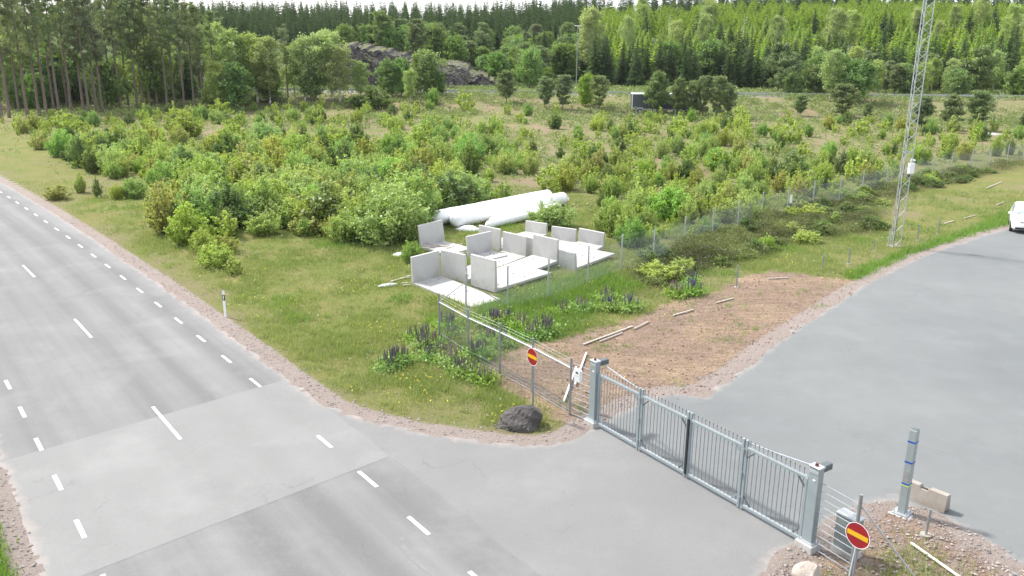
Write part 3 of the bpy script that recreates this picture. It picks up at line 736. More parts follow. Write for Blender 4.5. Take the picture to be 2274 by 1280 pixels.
def try_fill(N_, seed):
    r_ = random.Random(seed); k = 0; tries = 0
    while k < N_ and tries < N_*60:
        tries += 1
        qx = r_.uniform(-10, 2290); qy = 240+(560-240)*r_.random()**1.25
        if not inpoly(np.array([qx]), np.array([qy]), FIELDSH)[0]: continue
        bare = fbm(np.array([qx/260.]), np.array([qy/60.]), 3)[0]
        dense = (qx < 1050 and 330 < qy < 520)
        if not dense and not (qx < 420) and not (qx > 1450 and bare < .11) and bare > .06 and r_.random() < .75: continue
        p = on_ground(qx, qy)
        if any((p.x-a)**2+(p.y-b)**2 < (.42*(p.y/50))**2*1.1 for a, b in pts_done): continue
        if paved(np.array([p.x]), np.array([p.y]))[0] > -3.5: continue
        pts_done.append((p.x, p.y))
        ty = r_.random()
        hgt = r_.choice([.9, 1.2, 1.5, 1.9, 2.3]) * (1.3 if dense else 1.0)
        if not dense and r_.random() < .3: hgt *= .6
        wide = hgt*(.62+.45*r_.random())*(1.25 if dense else 1)
        rz = r_.random()*6.28
        zone = ('in the dense scrub belt behind the roadside grass' if dense else 'among the heath patches in the middle of the field' if qx < 1500 and qy < 420 else 'in the open scrub behind the mesh fence' if qx >= 1300 else 'at the left of the field below the pine wood')
        if ty < .42: me_, ph, pw, nm, lb, ct = r_.choice(SB), 2.6, 2.6, 'birch_sapling', 'feathery light-green young birch ', 'sapling'
        elif ty < .60: me_, ph, pw, nm, lb, ct = r_.choice(SY), 2.2, 2.2, 'birch_sapling', 'yellowish-green young birch ', 'sapling'
        elif ty < .80: me_, ph, pw, nm, lb, ct = r_.choice(SW), 2.8, 3.4, 'willow_shrub', 'rounded mid-green willow shrub ', 'shrub'
        elif ty < .90: me_, ph, pw, nm, lb, ct = r_.choice(SD), 2.4, 2.4, 'willow_shrub', 'dark-green low shrub ', 'shrub'
        else: me_, ph, pw, nm, lb, ct = r_.choice(SS), 1.6, .9, 'birch_sapling', 'slender upright young birch ', 'sapling'
        sx = wide/pw if me_ not in SS else hgt*.6/pw
        CAND.append((hgt*(1+wide)/p.y, 'b' if nm == 'birch_sapling' else 'w', me_, nm, p, (sx, hgt/ph), rz, lb, zone, ct, ty)); k += 1
    cnt['n'] += k
CAND = []
def flush_fill(nb, nw):
    LB = [shrub_protos('b', 190+i, 2.6, 2.5, 16, 70, .12, M['lf_birch'], .9) for i in range(2)]; LW_ = [shrub_protos('w', 195+i, 2.6, 2.9, 16, 70, .13, M['lf_willow'], .6) for i in range(2)]
    for kind, lim, protos, nm2, lab2, mat2 in (('b', nb, LB, 'distant_saplings', 'smallest light-green seedlings between the bushes of the scrub field', M['lf_birch']), ('w', nw, LW_, 'distant_shrubs', 'smallest mid-green shrubs between the bushes of the scrub field', M['lf_willow'])):
        L = sorted([c for c in CAND if c[1] == kind], key=lambda c: -c[0])
        for c in L[:lim]: put_shrub(c[2], c[3], c[4], c[5], c[6], c[7]+c[8], c[9], c[7].strip()+'s '+c[8])
        vs = []; fs = []; va = []; b = 0; rr = random.Random(8)
        for c in L[lim:]:
            me = rr.choice(protos)[1]; nv = len(me.vertices); co = np.empty(nv*3, dtype=np.float32); me.vertices.foreach_get('co', co); co = co.reshape(-1, 3)
            v_ = np.empty(len(me.polygons), dtype=np.float32); me.attributes['var'].data.foreach_get('value', v_)
            sx, sz = c[5]; a, q = math.cos(c[6]), math.sin(c[6]); p = c[4]
            vs.append(np.stack([(co[:, 0]*a-co[:, 1]*q)*sx+p.x, (co[:, 0]*q+co[:, 1]*a)*sx+p.y, co[:, 2]*sz+p.z], -1)); fs.append(np.arange(nv).reshape(-1, 4)+b); b += nv; va.append(np.clip(v_+rr.uniform(-.2, .2), 0, 1))
        if vs: tag(link(nm2, raw_mesh(nm2, np.concatenate(vs), np.concatenate(fs), mat2, var=np.concatenate(va))), lab2, 'shrubs', kind='stuff')
try_fill(1150, 5); flush_fill(262, 250)
# small pines in the field
for i, (x, y, yt) in enumerate([(1410, 262, 232), (1640, 268, 240), (1528, 395, 352), (505, 300, 262), (1000, 260, 238), (820, 272, 250), (1090, 285, 262), (1865, 330, 296)]):
    tree_px(PY, 'pine_sapling', 3, 2, x, y, yt, 'small dark young pine standing alone in the scrub field', 'sapling', 'young pines scattered over the scrub field')

# ------------------------------------------------------------ trees
def near_z(y): return y
r_ = random.Random(3)
# pine wood on the left
pines = [(22, 262, -45), (62, 262, -30), (88, 258, -25), (104, 258, -38), (132, 256, -12), (160, 252, -28), (186, 250, -22), (198, 252, -8), (215, 250, -30), (228, 250, -15),
         (250, 240, 0), (268, 242, -6), (285, 236, 6), (305, 238, -4), (318, 236, 4), (333, 233, 0), (350, 232, 8), (372, 238, -2), (388, 233, 10), (410, 240, 4), (432, 238, 20), (452, 238, 26), (478, 228, 35), (640, 222, 62), (5, 268, -30), (44, 250, -20), (120, 246, -10), (150, 240, -10)]
for i, (x, y, yt) in enumerate(pines):
    tree_px(PT, 'pine_tree', 19, 6, x, y, yt, 'tall bare-trunked pine at the front of the pine wood on the left', 'pine tree', 'tall pines at the front of the left wood')
for i in range(22):
    x = r_.uniform(-90, 500); d = r_.uniform(172, 215)
    tree_px(PT, 'pine_tree', 19, 6, x, 0, r_.uniform(-10, 28)+(max(0, x-150))*.08, 'tall pine deeper inside the pine wood on the left', 'pine tree', 'pines deeper in the left wood', d=d)
for i in range(46):
    x = r_.uniform(-60, 600); d = r_.uniform(158, 200)
    tree_px(ST, 'spruce_tree', 13, 5, x, 0, r_.uniform(90, 175), 'dark low spruce standing under the pines on the left', 'spruce tree', 'spruces under the left pines', d=d)
for i in range(64):
    x = r_.uniform(-60, 600); d = r_.uniform(150, 182)
    tree_px(BR+BT, 'broadleaf_tree', 9, 6, x, 0, r_.uniform(95, 195), 'light-green broadleaf undergrowth tree between the left pines', 'tree', 'broadleaf undergrowth of the left wood', d=d)
# birches right of the pines
for i, (x, y, yt, lab) in enumerate([(522, 232, 72, 'rounded bright birch immediately right of the pine wood'), (572, 228, 80, 'birch with yellowish crown, second right of the pine wood'), (600, 230, 85, 'birch with slim white trunk, third right of the pine wood'),
                        (678, 224, 88, 'dense birch left of the pale glimpse of road'), (712, 222, 72, 'birch overhanging the pale glimpse of road'), (738, 222, 70, 'tallest birch at the right end of the row left of the rock cut'),
                        (756, 228, 105, 'small birch at the right end of the row left of the rock cut'), (548, 222, 110, 'low birch behind the row right of the pine wood'), (655, 216, 100, 'birch in the back row behind the pale glimpse of road'),
                        (802, 225, 140, 'yellowish birch standing before the left part of the rock cut'), (912, 228, 155, 'slim yellowish birch before the middle of the rock cut'),
                        (1842, 225, 92, 'pale tall birch at the right end of the highway guard rail')]):
    tree_px(BT, 'birch_tree', 12, 5, x, y, yt, lab, 'birch', None, wide=1.15)
for i, (x, y, yt, wd_, lab) in enumerate([(862, 214, 142, .9, 'round green tree below the rock face, left of the pair'), (892, 214, 138, .8, 'light green tree between the yellowish birch and the rock face'), (945, 210, 120, 1.15, 'tall dark broadleaf tree covering the middle of the rock cut'),
                              (975, 212, 165, .8, 'low tree at the foot of the purple rock face'), (1246, 178, 98, 1.2, 'grey-green round tree right of the bright round tree'), (1216, 190, 150, .8, 'low tree filling the gap beside the bright round tree'),
                              (1480, 180, 90, 1.0, 'broadleaf tree at the foot of the spruce slope'), (1575, 185, 85, 1.1, 'broad green tree among spruces above the highway verge'), (1755, 196, 118, .9, 'bushy tree above the guard rail, right of the dark spruces'),
                              (1800, 205, 120, .8, 'bushy tree just left of the pale tall birch'), (1900, 228, 122, 1.2, 'round light-green tree right of the pale tall birch'), (600, 225, 160, 1.0, 'low green tree under the birches'), (690, 222, 150, 1.0, 'rounded tree under the birches near the road glimpse'),
                              (1300, 236, 166, .7, 'bright green tree among the roadside pines')]):
    tree_px(BR if 'bright green tree' not in lab else BL, 'broadleaf_tree', 8, 7, x, y, yt, lab, 'tree', None, wide=wd_*.9)
tree_px(BL, 'broadleaf_tree', 8, 7.2, 1176, 196, 113, 'round bright-green tree standing free below the hillside', 'tree', None, wide=.85)
tree_px(BT, 'birch_tree', 12, 5, 1308, 178, 8, 'very tall pale birch beside the highway lamp mast', 'birch', None, wide=.95)
# pines by the highway
for i, (x, y, yt, wd_, lab) in enumerate([(1125, 228, 160, .85, 'broad pine left of the round bright tree, nearest the rock cut'), (1210, 242, 172, .8, 'thin-crowned pine with bare stem by the highway, first of a pair'), (1250, 244, 168, .8, 'dark pine with bare stem by the highway, second of a pair'),
                              (1330, 246, 168, .8, 'dark pine right of the bright green roadside tree'), (1458, 258, 158, .95, 'dark pine in front of the left end of the parked trailer'), (1505, 262, 172, .75, 'greenish pine in front of the middle of the parked trailer'), (1535, 262, 175, .8, 'pine in front of the right end of the parked trailer'),
                              (1560, 264, 165, .75, 'pine in the clump right of the parked trailer, leftmost'), (1590, 265, 165, .85, 'broad pine in the middle of the clump right of the parked trailer'), (1615, 264, 180, .8, 'rightmost pine of the clump right of the parked trailer'),
                              (1776, 258, 200, .9, 'small round pine on the grassy bank'), (1868, 262, 176, 1.1, 'wide grey-green pine on the bank left of the lattice mast'), (1925, 268, 216, .8, 'low pine on the bank just left of the lattice mast'),
                              (2045, 288, 200, .85, 'pine right of the lattice mast, closest to it'), (2108, 290, 195, .8, 'open-crowned pine in the middle right of the lattice mast'), (2165, 290, 186, .9, 'pine before the dirt bank at the right')]):
    tree_px(PS, 'pine_tree', 8.5, 6, x, y, yt, lab, 'pine tree', None, wide=wd_*(1.0 if 'trailer' in lab else 1.25))
tree_px(ST, 'spruce_tree', 13, 5, 2272, 288, 205, 'spruce at the right edge beside the white gravel', 'spruce tree', None, wide=1.1)
for i in range(48):
    x = r_.uniform(1700, 2330); d = r_.uniform(172, 200)
    k_ = r_.random()
    if k_ < .5: tree_px(PS, 'pine_tree', 8.5, 6, x, 0, r_.uniform(85, 150), 'dark bushy pine in the belt between highway and hillside at right', 'pine tree', 'pines of the right roadside belt', d=d)
    elif k_ < .75: tree_px(BT, 'birch_tree', 12, 5, x, 0, r_.uniform(80, 140), 'grey-green birch in the belt between highway and hillside at right', 'birch', 'birches of the right roadside belt', d=d)
    else: tree_px(BR, 'broadleaf_tree', 8, 7, x, 0, r_.uniform(110, 165), 'green broadleaf tree in the belt between highway and hillside at right', 'tree', 'broadleaf trees of the right roadside belt', d=d)
# hillside: mixed wood above the rock cut
def xw(qx, d): return (qx-1137)/FPX*d/(math.cos(PIT)+(640-100)/FPX*math.sin(PIT))
for i in range(130):
    x = r_.uniform(760, 1330); d = r_.uniform(200, 300); k_ = r_.random(); X_ = xw(x, d); Z_ = gz(X_, d); rz = r_.random()*6.28
    P3 = (X_, d, Z_)
    if k_ < .4: put_tree(r_.choice(BR), 'broadleaf_tree', P3, r_.uniform(.6, 1.0), rz, 'dark-green broadleaf tree on the hillside above the rock cut', 'tree', 'broadleaf trees above the rock cut')
    elif k_ < .6: put_tree(r_.choice(PS), 'pine_tree', P3, r_.uniform(.7, 1.05), rz, 'dark pine on the hillside above the rock cut', 'pine tree', 'pines above the rock cut')
    else: put_tree(r_.choice(ST), 'spruce_tree', P3, r_.uniform(.5, .85), rz, 'dark spruce on the hillside above the rock cut', 'spruce tree', 'spruces above the rock cut')
# spruce plantation
ns = 0
for d in np.arange(206, 330, 3.6):
    for q in range(60):
        x = r_.uniform(1290, 2330)
        if q > 60*(.16+.035*(330-d)/124*6/6+.02): break
        X_ = xw(x, d)+r_.uniform(-.6, .6); dd = d+r_.uniform(-1.6, 1.6); Z_ = gz(X_, dd); rz = r_.random()*6.28
        if d < 216 or r_.random() < .10: put_tree(r_.choice(ST), 'spruce_tree', (X_, dd, Z_), r_.uniform(.62, .95), rz, 'dark mature spruce on the plantation slope', 'spruce tree', 'dark spruces of the plantation slope')
        else: put_tree(r_.choice(SYG), 'young_spruce', (X_, dd, Z_), r_.uniform(.6, .85), rz, 'lime-tipped young spruce on the plantation slope', 'spruce tree', 'lime-tipped young spruces of the plantation slope')
        ns += 1
# front rank of the plantation
for i in range(46):
    x = 1330+i*21+r_.uniform(-8, 8); d = r_.uniform(201, 206); X_ = xw(x, d)
    put_tree(r_.choice(ST), 'spruce_tree', (X_, d, gz(X_, d)), r_.uniform(.62, .88), r_.random()*6.28, 'dark spruce in the front rank above the highway verge', 'spruce tree', 'front rank of dark spruces')
# far wood: beyond, one mass
def far_mass(name, n, x0, x1, d0, d1, protos, smin, smax, label, seed, mat):
    rr = random.Random(seed); vs = []; fs = []; va = []; b = 0
    for i in range(n):
        me = rr.choice(protos)[1]; nv = len(me.vertices); co = np.empty(nv*3, dtype=np.float32); me.vertices.foreach_get('co', co); co = co.reshape(-1, 3)
        v_ = np.empty(len(me.polygons), dtype=np.float32); me.attributes['var'].data.foreach_get('value', v_)
        d = rr.uniform(d0, d1); x = xw(rr.uniform(x0, x1), d); s = rr.uniform(smin, smax); a = rr.random()*6.28
        c, s_ = math.cos(a)*s, math.sin(a)*s
        vs.append(np.stack([co[:, 0]*c-co[:, 1]*s_+x, co[:, 0]*s_+co[:, 1]*c+d, co[:, 2]*s+gz(x, d)-.1], -1)); k = rr.uniform(.7, 1.05)
        fs.append(np.arange(nv).reshape(-1, 4)+b); b += nv; va.append(np.clip(v_*k, 0, 1))
    o = link(name, raw_mesh(name, np.concatenate(vs), np.concatenate(fs), mat, var=np.concatenate(va)))
    return tag(o, label, 'forest', kind='stuff')
LOWS = [spruce_mesh(400+i, 13, 5.0, M['nd_spruce'], 17, 8, 4, tips=.55, fat=2.2) for i in range(3)]
LOWY = [spruce_mesh(410+i, 9, 6.4, M['nd_spruce_y'], 14, 8, 4, tips=1.0, fat=2.0) for i in range(3)]
far_mass('far_forest', 1000, 150, 1280, 300, 470, LOWS, .6, 1.0, 'far dark conifer forest closing the skyline at the left and centre', 1, M['nd_spruce'])
far_mass('far_plantation', 950, 1280, 2350, 330, 430, LOWY, .65, .95, 'far lime-green plantation covering the upper hillside', 2, M['nd_spruce_y'])
far_mass('ridge_forest', 420, 1220, 2350, 425, 490, LOWS, .6, 1.1, 'far dark conifers standing along the ridge above the plantation', 4, M['nd_spruce'])
for i in range(20):
    x = r_.uniform(1250, 2300); d = r_.uniform(260, 400); X_ = xw(x, d)
    put_tree(r_.choice(BT), 'birch_tree', (X_, d, gz(X_, d)), r_.uniform(.7, 1.25), r_.random()*6.28, 'tall thin birch left standing above the young spruces', 'birch', 'tall birches left in the plantation')

# ------------------------------------------------------------ rock cut
def cliff(name, xa, xb, y0, zt, label, seed):
    rng = np.random.default_rng(seed); nx = int((xb-xa)/.22); nz = 44
    U, Wv = np.meshgrid(np.linspace(0, 1, nx), np.linspace(0, 1, nz+16))
    x = xa+(xb-xa)*U; top = zt(x); prof = np.clip(Wv*(nz+16)/nz, 0, 1)
    zz = 1.9+(top-1.9)*prof
    blk = lambda s: np.round(fbm(x*s+seed, zz*s*1.4+x*s*.5, 3)*5)/5
    yy = y0+prof*2.6+4.5*blk(.16)+1.6*blk(.45)+1.5*np.abs(fbm(x*.9+zz*.5, zz*1.3, 4))+.5*fbm(x*3, zz*3, 2)+2.5*fbm(x*.12, zz*.1+4, 2)
    over = np.clip(Wv*(nz+16)/nz-1, 0, None)*nz/16*3
    yy = yy+over*5; zz = zz+2.2*blk(.33)*prof+.8*fbm(x*1.1, over*2, 3)*prof+over*.25
    zz[0] -= 2
    P = np.stack([x, yy, zz], -1).reshape(-1, 3); n1 = nx
    a = np.arange(nz+15)[:, None]*n1+np.arange(n1-1)[None, :]
    f = np.stack([a, a+1, a+n1+1, a+n1], -1).reshape(-1, 4)
    return tag(link(name, raw_mesh(name, P, f, M['cliff'])), label, 'rock face')
cliff('rock_cut', -45, -22, 187.5, lambda x: 10.6-2.2*ss(x, -30, -22)-6*(1-ss(x, -46, -40)), 'high blasted grey-purple rock face left of the covering trees', 3)
cliff('rock_cut', -21.5, -2, 188.5, lambda x: 7.2-3.2*ss(x, -14, -4)-2*(1-ss(x, -22, -20)), 'lower blasted rock face with loose stones beside the highway', 8)

# ------------------------------------------------------------ highway things
hw = MB(); hv = []
xs = np.arange(-120, 190, 4.0)
P = np.array([[x, y, float(hill(x, y))+.03] for x in xs for y in (172.5, 184.5)]); n_ = len(xs)
me = raw_mesh('highway', P, np.array([[2*i, 2*i+2, 2*i+3, 2*i+1] for i in range(n_-1)]), M['drive'], colattr=dict(edge=np.zeros(len(P))))
tag(link('highway', me), kind='structure')
gr = empty('guard_rail', (60, 171.6, 2.2)); tag(gr, 'steel guard rail on posts along the highway edge', 'guard rail')
b = MB(); zr = .62
for s0 in np.arange(-110, 130, 12.0):
    for dz, dy in ((.16, 0), (.06, -.05), (-.06, -.05), (-.16, 0)): pass
    b.box((s0, 0, zr), (12, .05, .32)); b.box((s0, -.05, zr+.09), (12, .06, .10)); b.box((s0, -.05, zr-.09), (12, .06, .10))
kk = b.build('rail', M['galv_l'], gr)
b = MB()
for s0 in np.arange(-116, 130, 2.4): b.box((s0, .08, .3), (.08, .1, .95))
o = b.build('posts', M['galv'], gr); o['kind'] = 'stuff'
# wildlife fence behind the truck and along the bank
wf = empty('highway_fence', (20, 147, 0)); tag(wf, 'low wire fence with thin posts in front of the grassy highway bank', 'fence')
b = MB(); X0 = 0
xs_ = np.arange(14, 92, 3.2)
for i, x in enumerate(xs_):
    y = 146-.18*(x-14); q = MB().bar((x-20, y-147, -.2+float(hill(x, y))), (x-20, y-147, 1.7+float(hill(x, y))), .05, 5).build('post', M['galv'], wf)
    if i: b.bar((x-20, y-147, 1.5), (x-3.2-20, y+.58-147, 1.5), .012, 3); b.bar((x-20, y-147, .9), (x-3.2-20, y+.58-147, .9), .012, 3)
b.build('wires', M['wire'], wf)
# highway lamp mast
dL = 188; xL = xw(1277, dL); lm = empty('lamp_mast', (xL, dL, gz(xL, dL))); tag(lm, 'slim highway lamp mast with white lamp head before the very tall birch', 'lamp')
hL = H+dL*math.tan(math.atan((640-57)/FPX)-PIT)-gz(xL, dL)
MB().bar((0, 0, -.3), (0, 0, hL), .12, 8, r2=.07).build('pole', M['galv'], lm)
MB().box((0, 0, hL+.06), (1.5, .35, .14)).build('lamp_head', M['white'], lm, bevel=.03)
for i, (qx, yt) in enumerate([(1643, 30), (1478, 28)]):
    d = 300; x = xw(qx, d); z0 = gz(x, d); tp = H+d*math.tan(math.atan((640-yt)/FPX)-PIT)
    sn = empty('dead_tree', (x, d, z0)); tag(sn, ['bleached bare dead trunk among the young spruces, the right one', 'bleached bare dead trunk among the young spruces, the left one'][i], 'tree')
    b = MB(); b.tube([(0, 0, -.3), (.1, 0, (tp-z0)*.5), (-.05, 0, tp-z0)], [.25, .17, .05], 6)
    for k in range(14):
        a = r_.random()*6.28; z = (tp-z0)*r_.uniform(.4, .95); b.bar((0, 0, z), (math.cos(a)*1.1, math.sin(a)*1.1, z+.3), .03, 3)
    b.build('trunk', M['bark_birch'], sn)
# parked trailer behind the pines
tc = on_ground(1405, 250); tx = tc.x; ty = 152.0; W_ = xw(1560, ty)-xw(1405, ty)
tr = empty('truck_trailer', (xw(1405, ty), ty, gz(tx, ty)), 0.0); tag(tr, 'long dark trailer with white edges parked behind the pines by the highway', 'trailer')
MB().box((W_/2, 1.25, 2.15), (W_, 2.5, 2.5)).build('cargo_box', M['navy'], tr, bevel=.06)
b = MB(); b.box((W_/2, -.015, 3.44), (W_+.06, .05, .16)); b.box((-.02, -.015, 2.15), (.12, .05, 2.42)); b.box((W_+.02, -.015, 2.15), (.12, .05, 2.42)); b.box((W_/2, 1.25, 3.46), (W_+.1, 2.56, .1)); b.build('edge_trim', M['white'], tr)
b = MB(); b.box((.95, -.03, 1.02), (1.9, .05, .22)); b.box((W_/2, .1, .85), (W_-.6, .12, .2)); b.build('side_rail', M['galv_l'], tr)
for x in (1.4, W_-4.2, W_-2.9, W_-1.6):
    o = MB().bar((x, 0.02, .5), (x, .32, .5), .5, 18).build('wheel', M['tyre'], tr); MB().bar((x, -.01, .5), (x, .02, .5), .26, 14).build('rim', M['rim'], o)
def text_mesh(s, size, mat, name, parent, M4):
    cu = bpy.data.curves.new(name, 'FONT'); cu.body = s; cu.size = size; cu.extrude = .006; cu.align_x = 'CENTER'; cu.align_y = 'CENTER'
    tmp = bpy.data.objects.new('tmp', cu); col.objects.link(tmp); dg = bpy.context.evaluated_depsgraph_get()
    me = bpy.data.meshes.new_from_object(tmp.evaluated_get(dg)); bpy.data.objects.remove(tmp); me.materials.clear(); me.materials.append(mat); me.name = name
    o = link(name, me, parent); o.matrix_local = M4; return o
M['letter'] = simple('faded_lettering', (.36, .38, .41), None, 4, .6)
text_mesh('A', 1.5, M['letter'], 'lettering', tr, Matrix.Translation((2.6, -.03, 1.9)) @ Matrix.Rotation(math.pi/2, 4, 'X') @ Matrix(((1, .3, 0, 0), (0, 1, 0, 0), (0, 0, 1, 0), (0, 0, 0, 1))))
b = MB()
for x, q in ((2.9, 3.0), (3.5, 1.6), (4.6, 1.7), (5.4, 1.6), (8.3, 1.5)): b.beam((x, -.03, q), (x+.45, -.03, q+.35), .03, .14)
b.build('logo_strokes', M['letter'], tr)
# gravel heap at right
def heap(name, c, rx, ry, hz, mat, label, seed, cat):
    vs = []; n = 20; m = 7
    for i in range(m+1):
        u = i/m
        for k in range(n):
            a = 2*math.pi*k/n; r = 1-u; q = 1+.25*float(fbm(np.array([math.cos(a)*2+seed]), np.array([math.sin(a)*2+u*2]))[0])*2
            vs.append((rx*r*q*math.cos(a), ry*r*q*math.sin(a), hz*(1-(1-u)**1.7)-.15*(i == 0)))
    b = MB().add(vs, [(i*n+k, i*n+(k+1) % n, (i+1)*n+(k+1) % n, (i+1)*n+k) for i in range(m) for k in range(n)])
    o = b.build(name, mat, smooth=True); o.location = c; return tag(o, label, cat)
p = on_ground(2190, 299); heap('gravel_heap', p, 2.4, 1.2, .3, M['conc'], 'long low heap of white gravel before the dirt bank at right', 2, 'gravel heap')

# ------------------------------------------------------------ roadside grass etc (uncountable)
LE = {
'A': (-4.53, 43.631, .02, -.848, -.022, .05, 1.56, 5.0, 'concrete angle element at the front left, its slab sloping into the grass towards the fence'),
'B': (-3.041, 44.092, .028, .875, .054, -.009, 1.569, 2.2, 'upright concrete angle element directly right of the front-left one'),
'C': (-1.414, 42.361, .062, .808, .03, .012, 1.70, 4.2, 'nearest concrete angle element with its tall stained back to the camera'),
'D': (1.887, 47.536, .27, -2.279, -.053, -.029, 1.396, 4.3, 'concrete angle element interlocked with the nearest one, slab towards the left'),
'E': (-1.9, 49.554, .007, -.91, .028, .055, 1.339, 1.5, 'concrete angle element in the middle seen from its inner side'),
'F': (.11, 49.473, .02, -2.241, -.042, -.038, 1.362, 3.0, 'concrete angle element in the middle with a clean white slab facing left'),
'G': (-4.953, 51.822, .002, -.889, .046, .077, 1.524, 2.9, 'rearmost-left concrete angle element with rubble on its slab'),
'H': (1.556, 55.32, -.014, -2.275, .003, .024, .9, 3.2, 'low concrete angle element at the back beside the dense dark bush'),
'I': (3.259, 53.055, .002, -2.153, -.009, .008, 1.01, 3.2, 'low concrete angle element second from the right'),
'J': (4.878, 51.714, .15, -2.172, -.05, -.041, 1.0, 4.0, 'rightmost low concrete angle element with a long white slab'),
'K': (2.95, 46.9, .0, .86, .05, .0, 1.05, 3.8, 'low concrete angle element under the rightmost slab, back to the camera'),
'L': (.95, 49.6, .0, .82, .03, 0, 1.2, 3.2, 'narrow visible concrete angle element between the middle ones and the tall right wall'),
'Mx': (-1.35, 51.3, .0, .85, 0, 0, 1.4, 2.2, 'concrete angle element with moss-stained back in the middle of the stack'),
}
def scatter(n, seed, dmin, dmax, accept):
    rng = np.random.default_rng(seed); X = []; Y = []; tot = 0
    while tot < n:
        m_ = n; d = dmin*(dmax/dmin)**rng.random(m_)
        # even density on the ground falls off with distance
        a = (rng.random(m_)-.5)*R(84); x = d*np.tan(a); y = d
        k = rng.random(m_) < accept(x, y)
        X.append(x[k]); Y.append(y[k]); tot += k.sum()
        if len(X) > 60: break
    return np.concatenate(X)[:n], np.concatenate(Y)[:n], rng
def blades(x, y, rng, hmin, hmax, wd, var, tuft=1, spread=.12):
    n = len(x); x = np.repeat(x, tuft)+rng.normal(0, spread, n*tuft); y = np.repeat(y, tuft)+rng.normal(0, spread, n*tuft); var = np.repeat(var, tuft); n = len(x)
    z = ground_z(x, y); h = hmin+(hmax-hmin)*rng.random(n)**1.6; a = rng.random(n)*6.283; ln = rng.normal(0, .35, (n, 2))*h[:, None]
    dx = np.cos(a)*wd/2; dy = np.sin(a)*wd/2
    b0 = np.stack([x-dx, y-dy, z-.02], -1); b1 = np.stack([x+dx, y+dy, z-.02], -1); tp = np.stack([x+ln[:, 0], y+ln[:, 1], z+h], -1)
    v = np.stack([b0, b1, tp], 1).reshape(-1, 3); f = np.arange(n*3).reshape(n, 3)
    return v, f, np.clip(var+rng.normal(0, .15, n), 0, 1)
def inpile(x, y):
    k = np.zeros(np.shape(x))
    for q in LE.values():
        cx, cy, yw, L = q[0], q[1], q[3], q[7]; u = (x-cx)*math.cos(yw)+(y-cy)*math.sin(yw); v = -(x-cx)*math.sin(yw)+(y-cy)*math.cos(yw)
        k = np.maximum(k, (u > -.3)*(u < L+.05)*(abs(v) < 1.0))
    return k
def grass_ok(x, y):
    pvv = paved(x, y); t, o = arc_inv(x, y)
    g = ss(-pvv, .75, 1.5)*(1-.95*inpile(x, y)); s = 1-.97*ss(sdist(x, y, SOIL), -1.0, .3)
    i = 1-.75*ss(sdist(x, y, ISLAND), -.2, .2)
    return g*s*i*(.15+.85*ss(fbm(x*.6, y*.6, 3), -.12, .12))*(1-.75*ss(fbm(x*.17+70, y*.17, 3), .06, .2))*(1-.6*ss(-pvv, 2.6, 1.0)*ss(fbm(x*.4+7, y*.4, 3), -.1, .15))
def dry(x, y): return np.clip(.42+1.3*fbm(x*.25+9, y*.25, 3)+.25*ss(-paved(x, y), 3.0, 1.0), 0, 1)
x, y, rng = scatter(62000, 21, 17, 75, grass_ok)
v, f, va = blades(x, y, rng, .06, .34, .028, dry(x, y), 4, .09)
tag(link('meadow_grass', raw_mesh('meadow_grass', v, f, M['grass'], var=va)), 'patchy green and straw-coloured meadow grass beside road and fence', 'grass', kind='stuff')
def lush_ok(x, y):
    k = np.maximum(ss(sdist(x, y, LUSH), -.5, .1), .75*ss(sdist(x, y, LUSH2)+1.5*fbm(x*.5, y*.5), -1, 1))
    k = np.maximum(k, .3*(fbm(x*.35+40, y*.35, 3) > .15)*ss(-paved(x, y), 2.5, 3.5))
    t, o = arc_inv(x, y); lr = ss(RO0-o, .55, .9)*.95
    return np.maximum(k*ss(-paved(x, y), .25, .7)*(1-ss(sdist(x, y, SOIL), -.5, .3))*(y < 70)*(1-inpile(x, y)), lr*(y < 30))
x, y, rng = scatter(16000, 22, 17, 80, lush_ok)
v, f, va = blades(x, y, rng, .12, .42, .035, np.full(len(x), .5)+fbm(x*.5, y*.5), 5, .12)
tag(link('lush_grass', raw_mesh('lush_grass', v, f, M['grass_l'], var=va)), 'taller fresh-green grass in patches and along the yard edge', 'grass', kind='stuff')
def heath_ok(x, y): return ss(sdist(x, y, HEATH)+2.6*fbm(x*.4, y*.4, 3), -.4, 1.0)*(.15+.85*(fbm(x*.5+13, y*.5, 3) > -.07))
x, y, rng = scatter(15000, 23, 34, 110, heath_ok)
hgt_ = .1+.9*np.clip(.4+2.3*fbm(x*.55+3, y*.55, 3), 0, 1)
xx = np.repeat(x, 7)+rng.normal(0, .14, len(x)*7); yy = np.repeat(y, 7)+rng.normal(0, .14, len(x)*7); hh = np.repeat(hgt_, 7)
zz = ground_z(xx, yy)+hh*rng.random(len(xx))**.6
v, f, va = leaves(np.stack([xx, yy, zz], -1), .055, rng, var=np.clip(.35+2.6*fbm(xx*.4, yy*.4+7, 3), 0, 1), asp=.35)
tag(link('heather_scrub', raw_mesh('heather_scrub', v, f, M['heath'], var=va)), 'dark olive-brown heather and low scrub along the mesh fence', 'heather', kind='stuff')
def herb_ok(x, y):
    k = ss(sdist(x, y, FIELD)+3*fbm(x*.2, y*.2, 3), -3, 2)*(fbm(x*.16, y*.16, 4) > -.03)
    k2 = (fbm(x*.7+5, y*.7, 3) > .12)*.35*ss(-paved(x, y), 2, 3)*(1-ss(sdist(x, y, SOIL), -.8, .1))
    return np.maximum(k, k2)*ss(-paved(x, y), 1.6, 3)*(1-inpile(x, y))*(.35+.65*(y > 140))
x, y, rng = scatter(20000, 24, 24, 196, herb_ok)
k = 10; sc_ = np.repeat(.02+y*.0009, k)
xx = np.repeat(x, k)+rng.normal(0, 1, len(x)*k)*sc_*2.4; yy = np.repeat(y, k)+rng.normal(0, 1, len(x)*k)*sc_*2.4
zz = ground_z(xx, yy)+rng.random(len(xx))*sc_*4.5
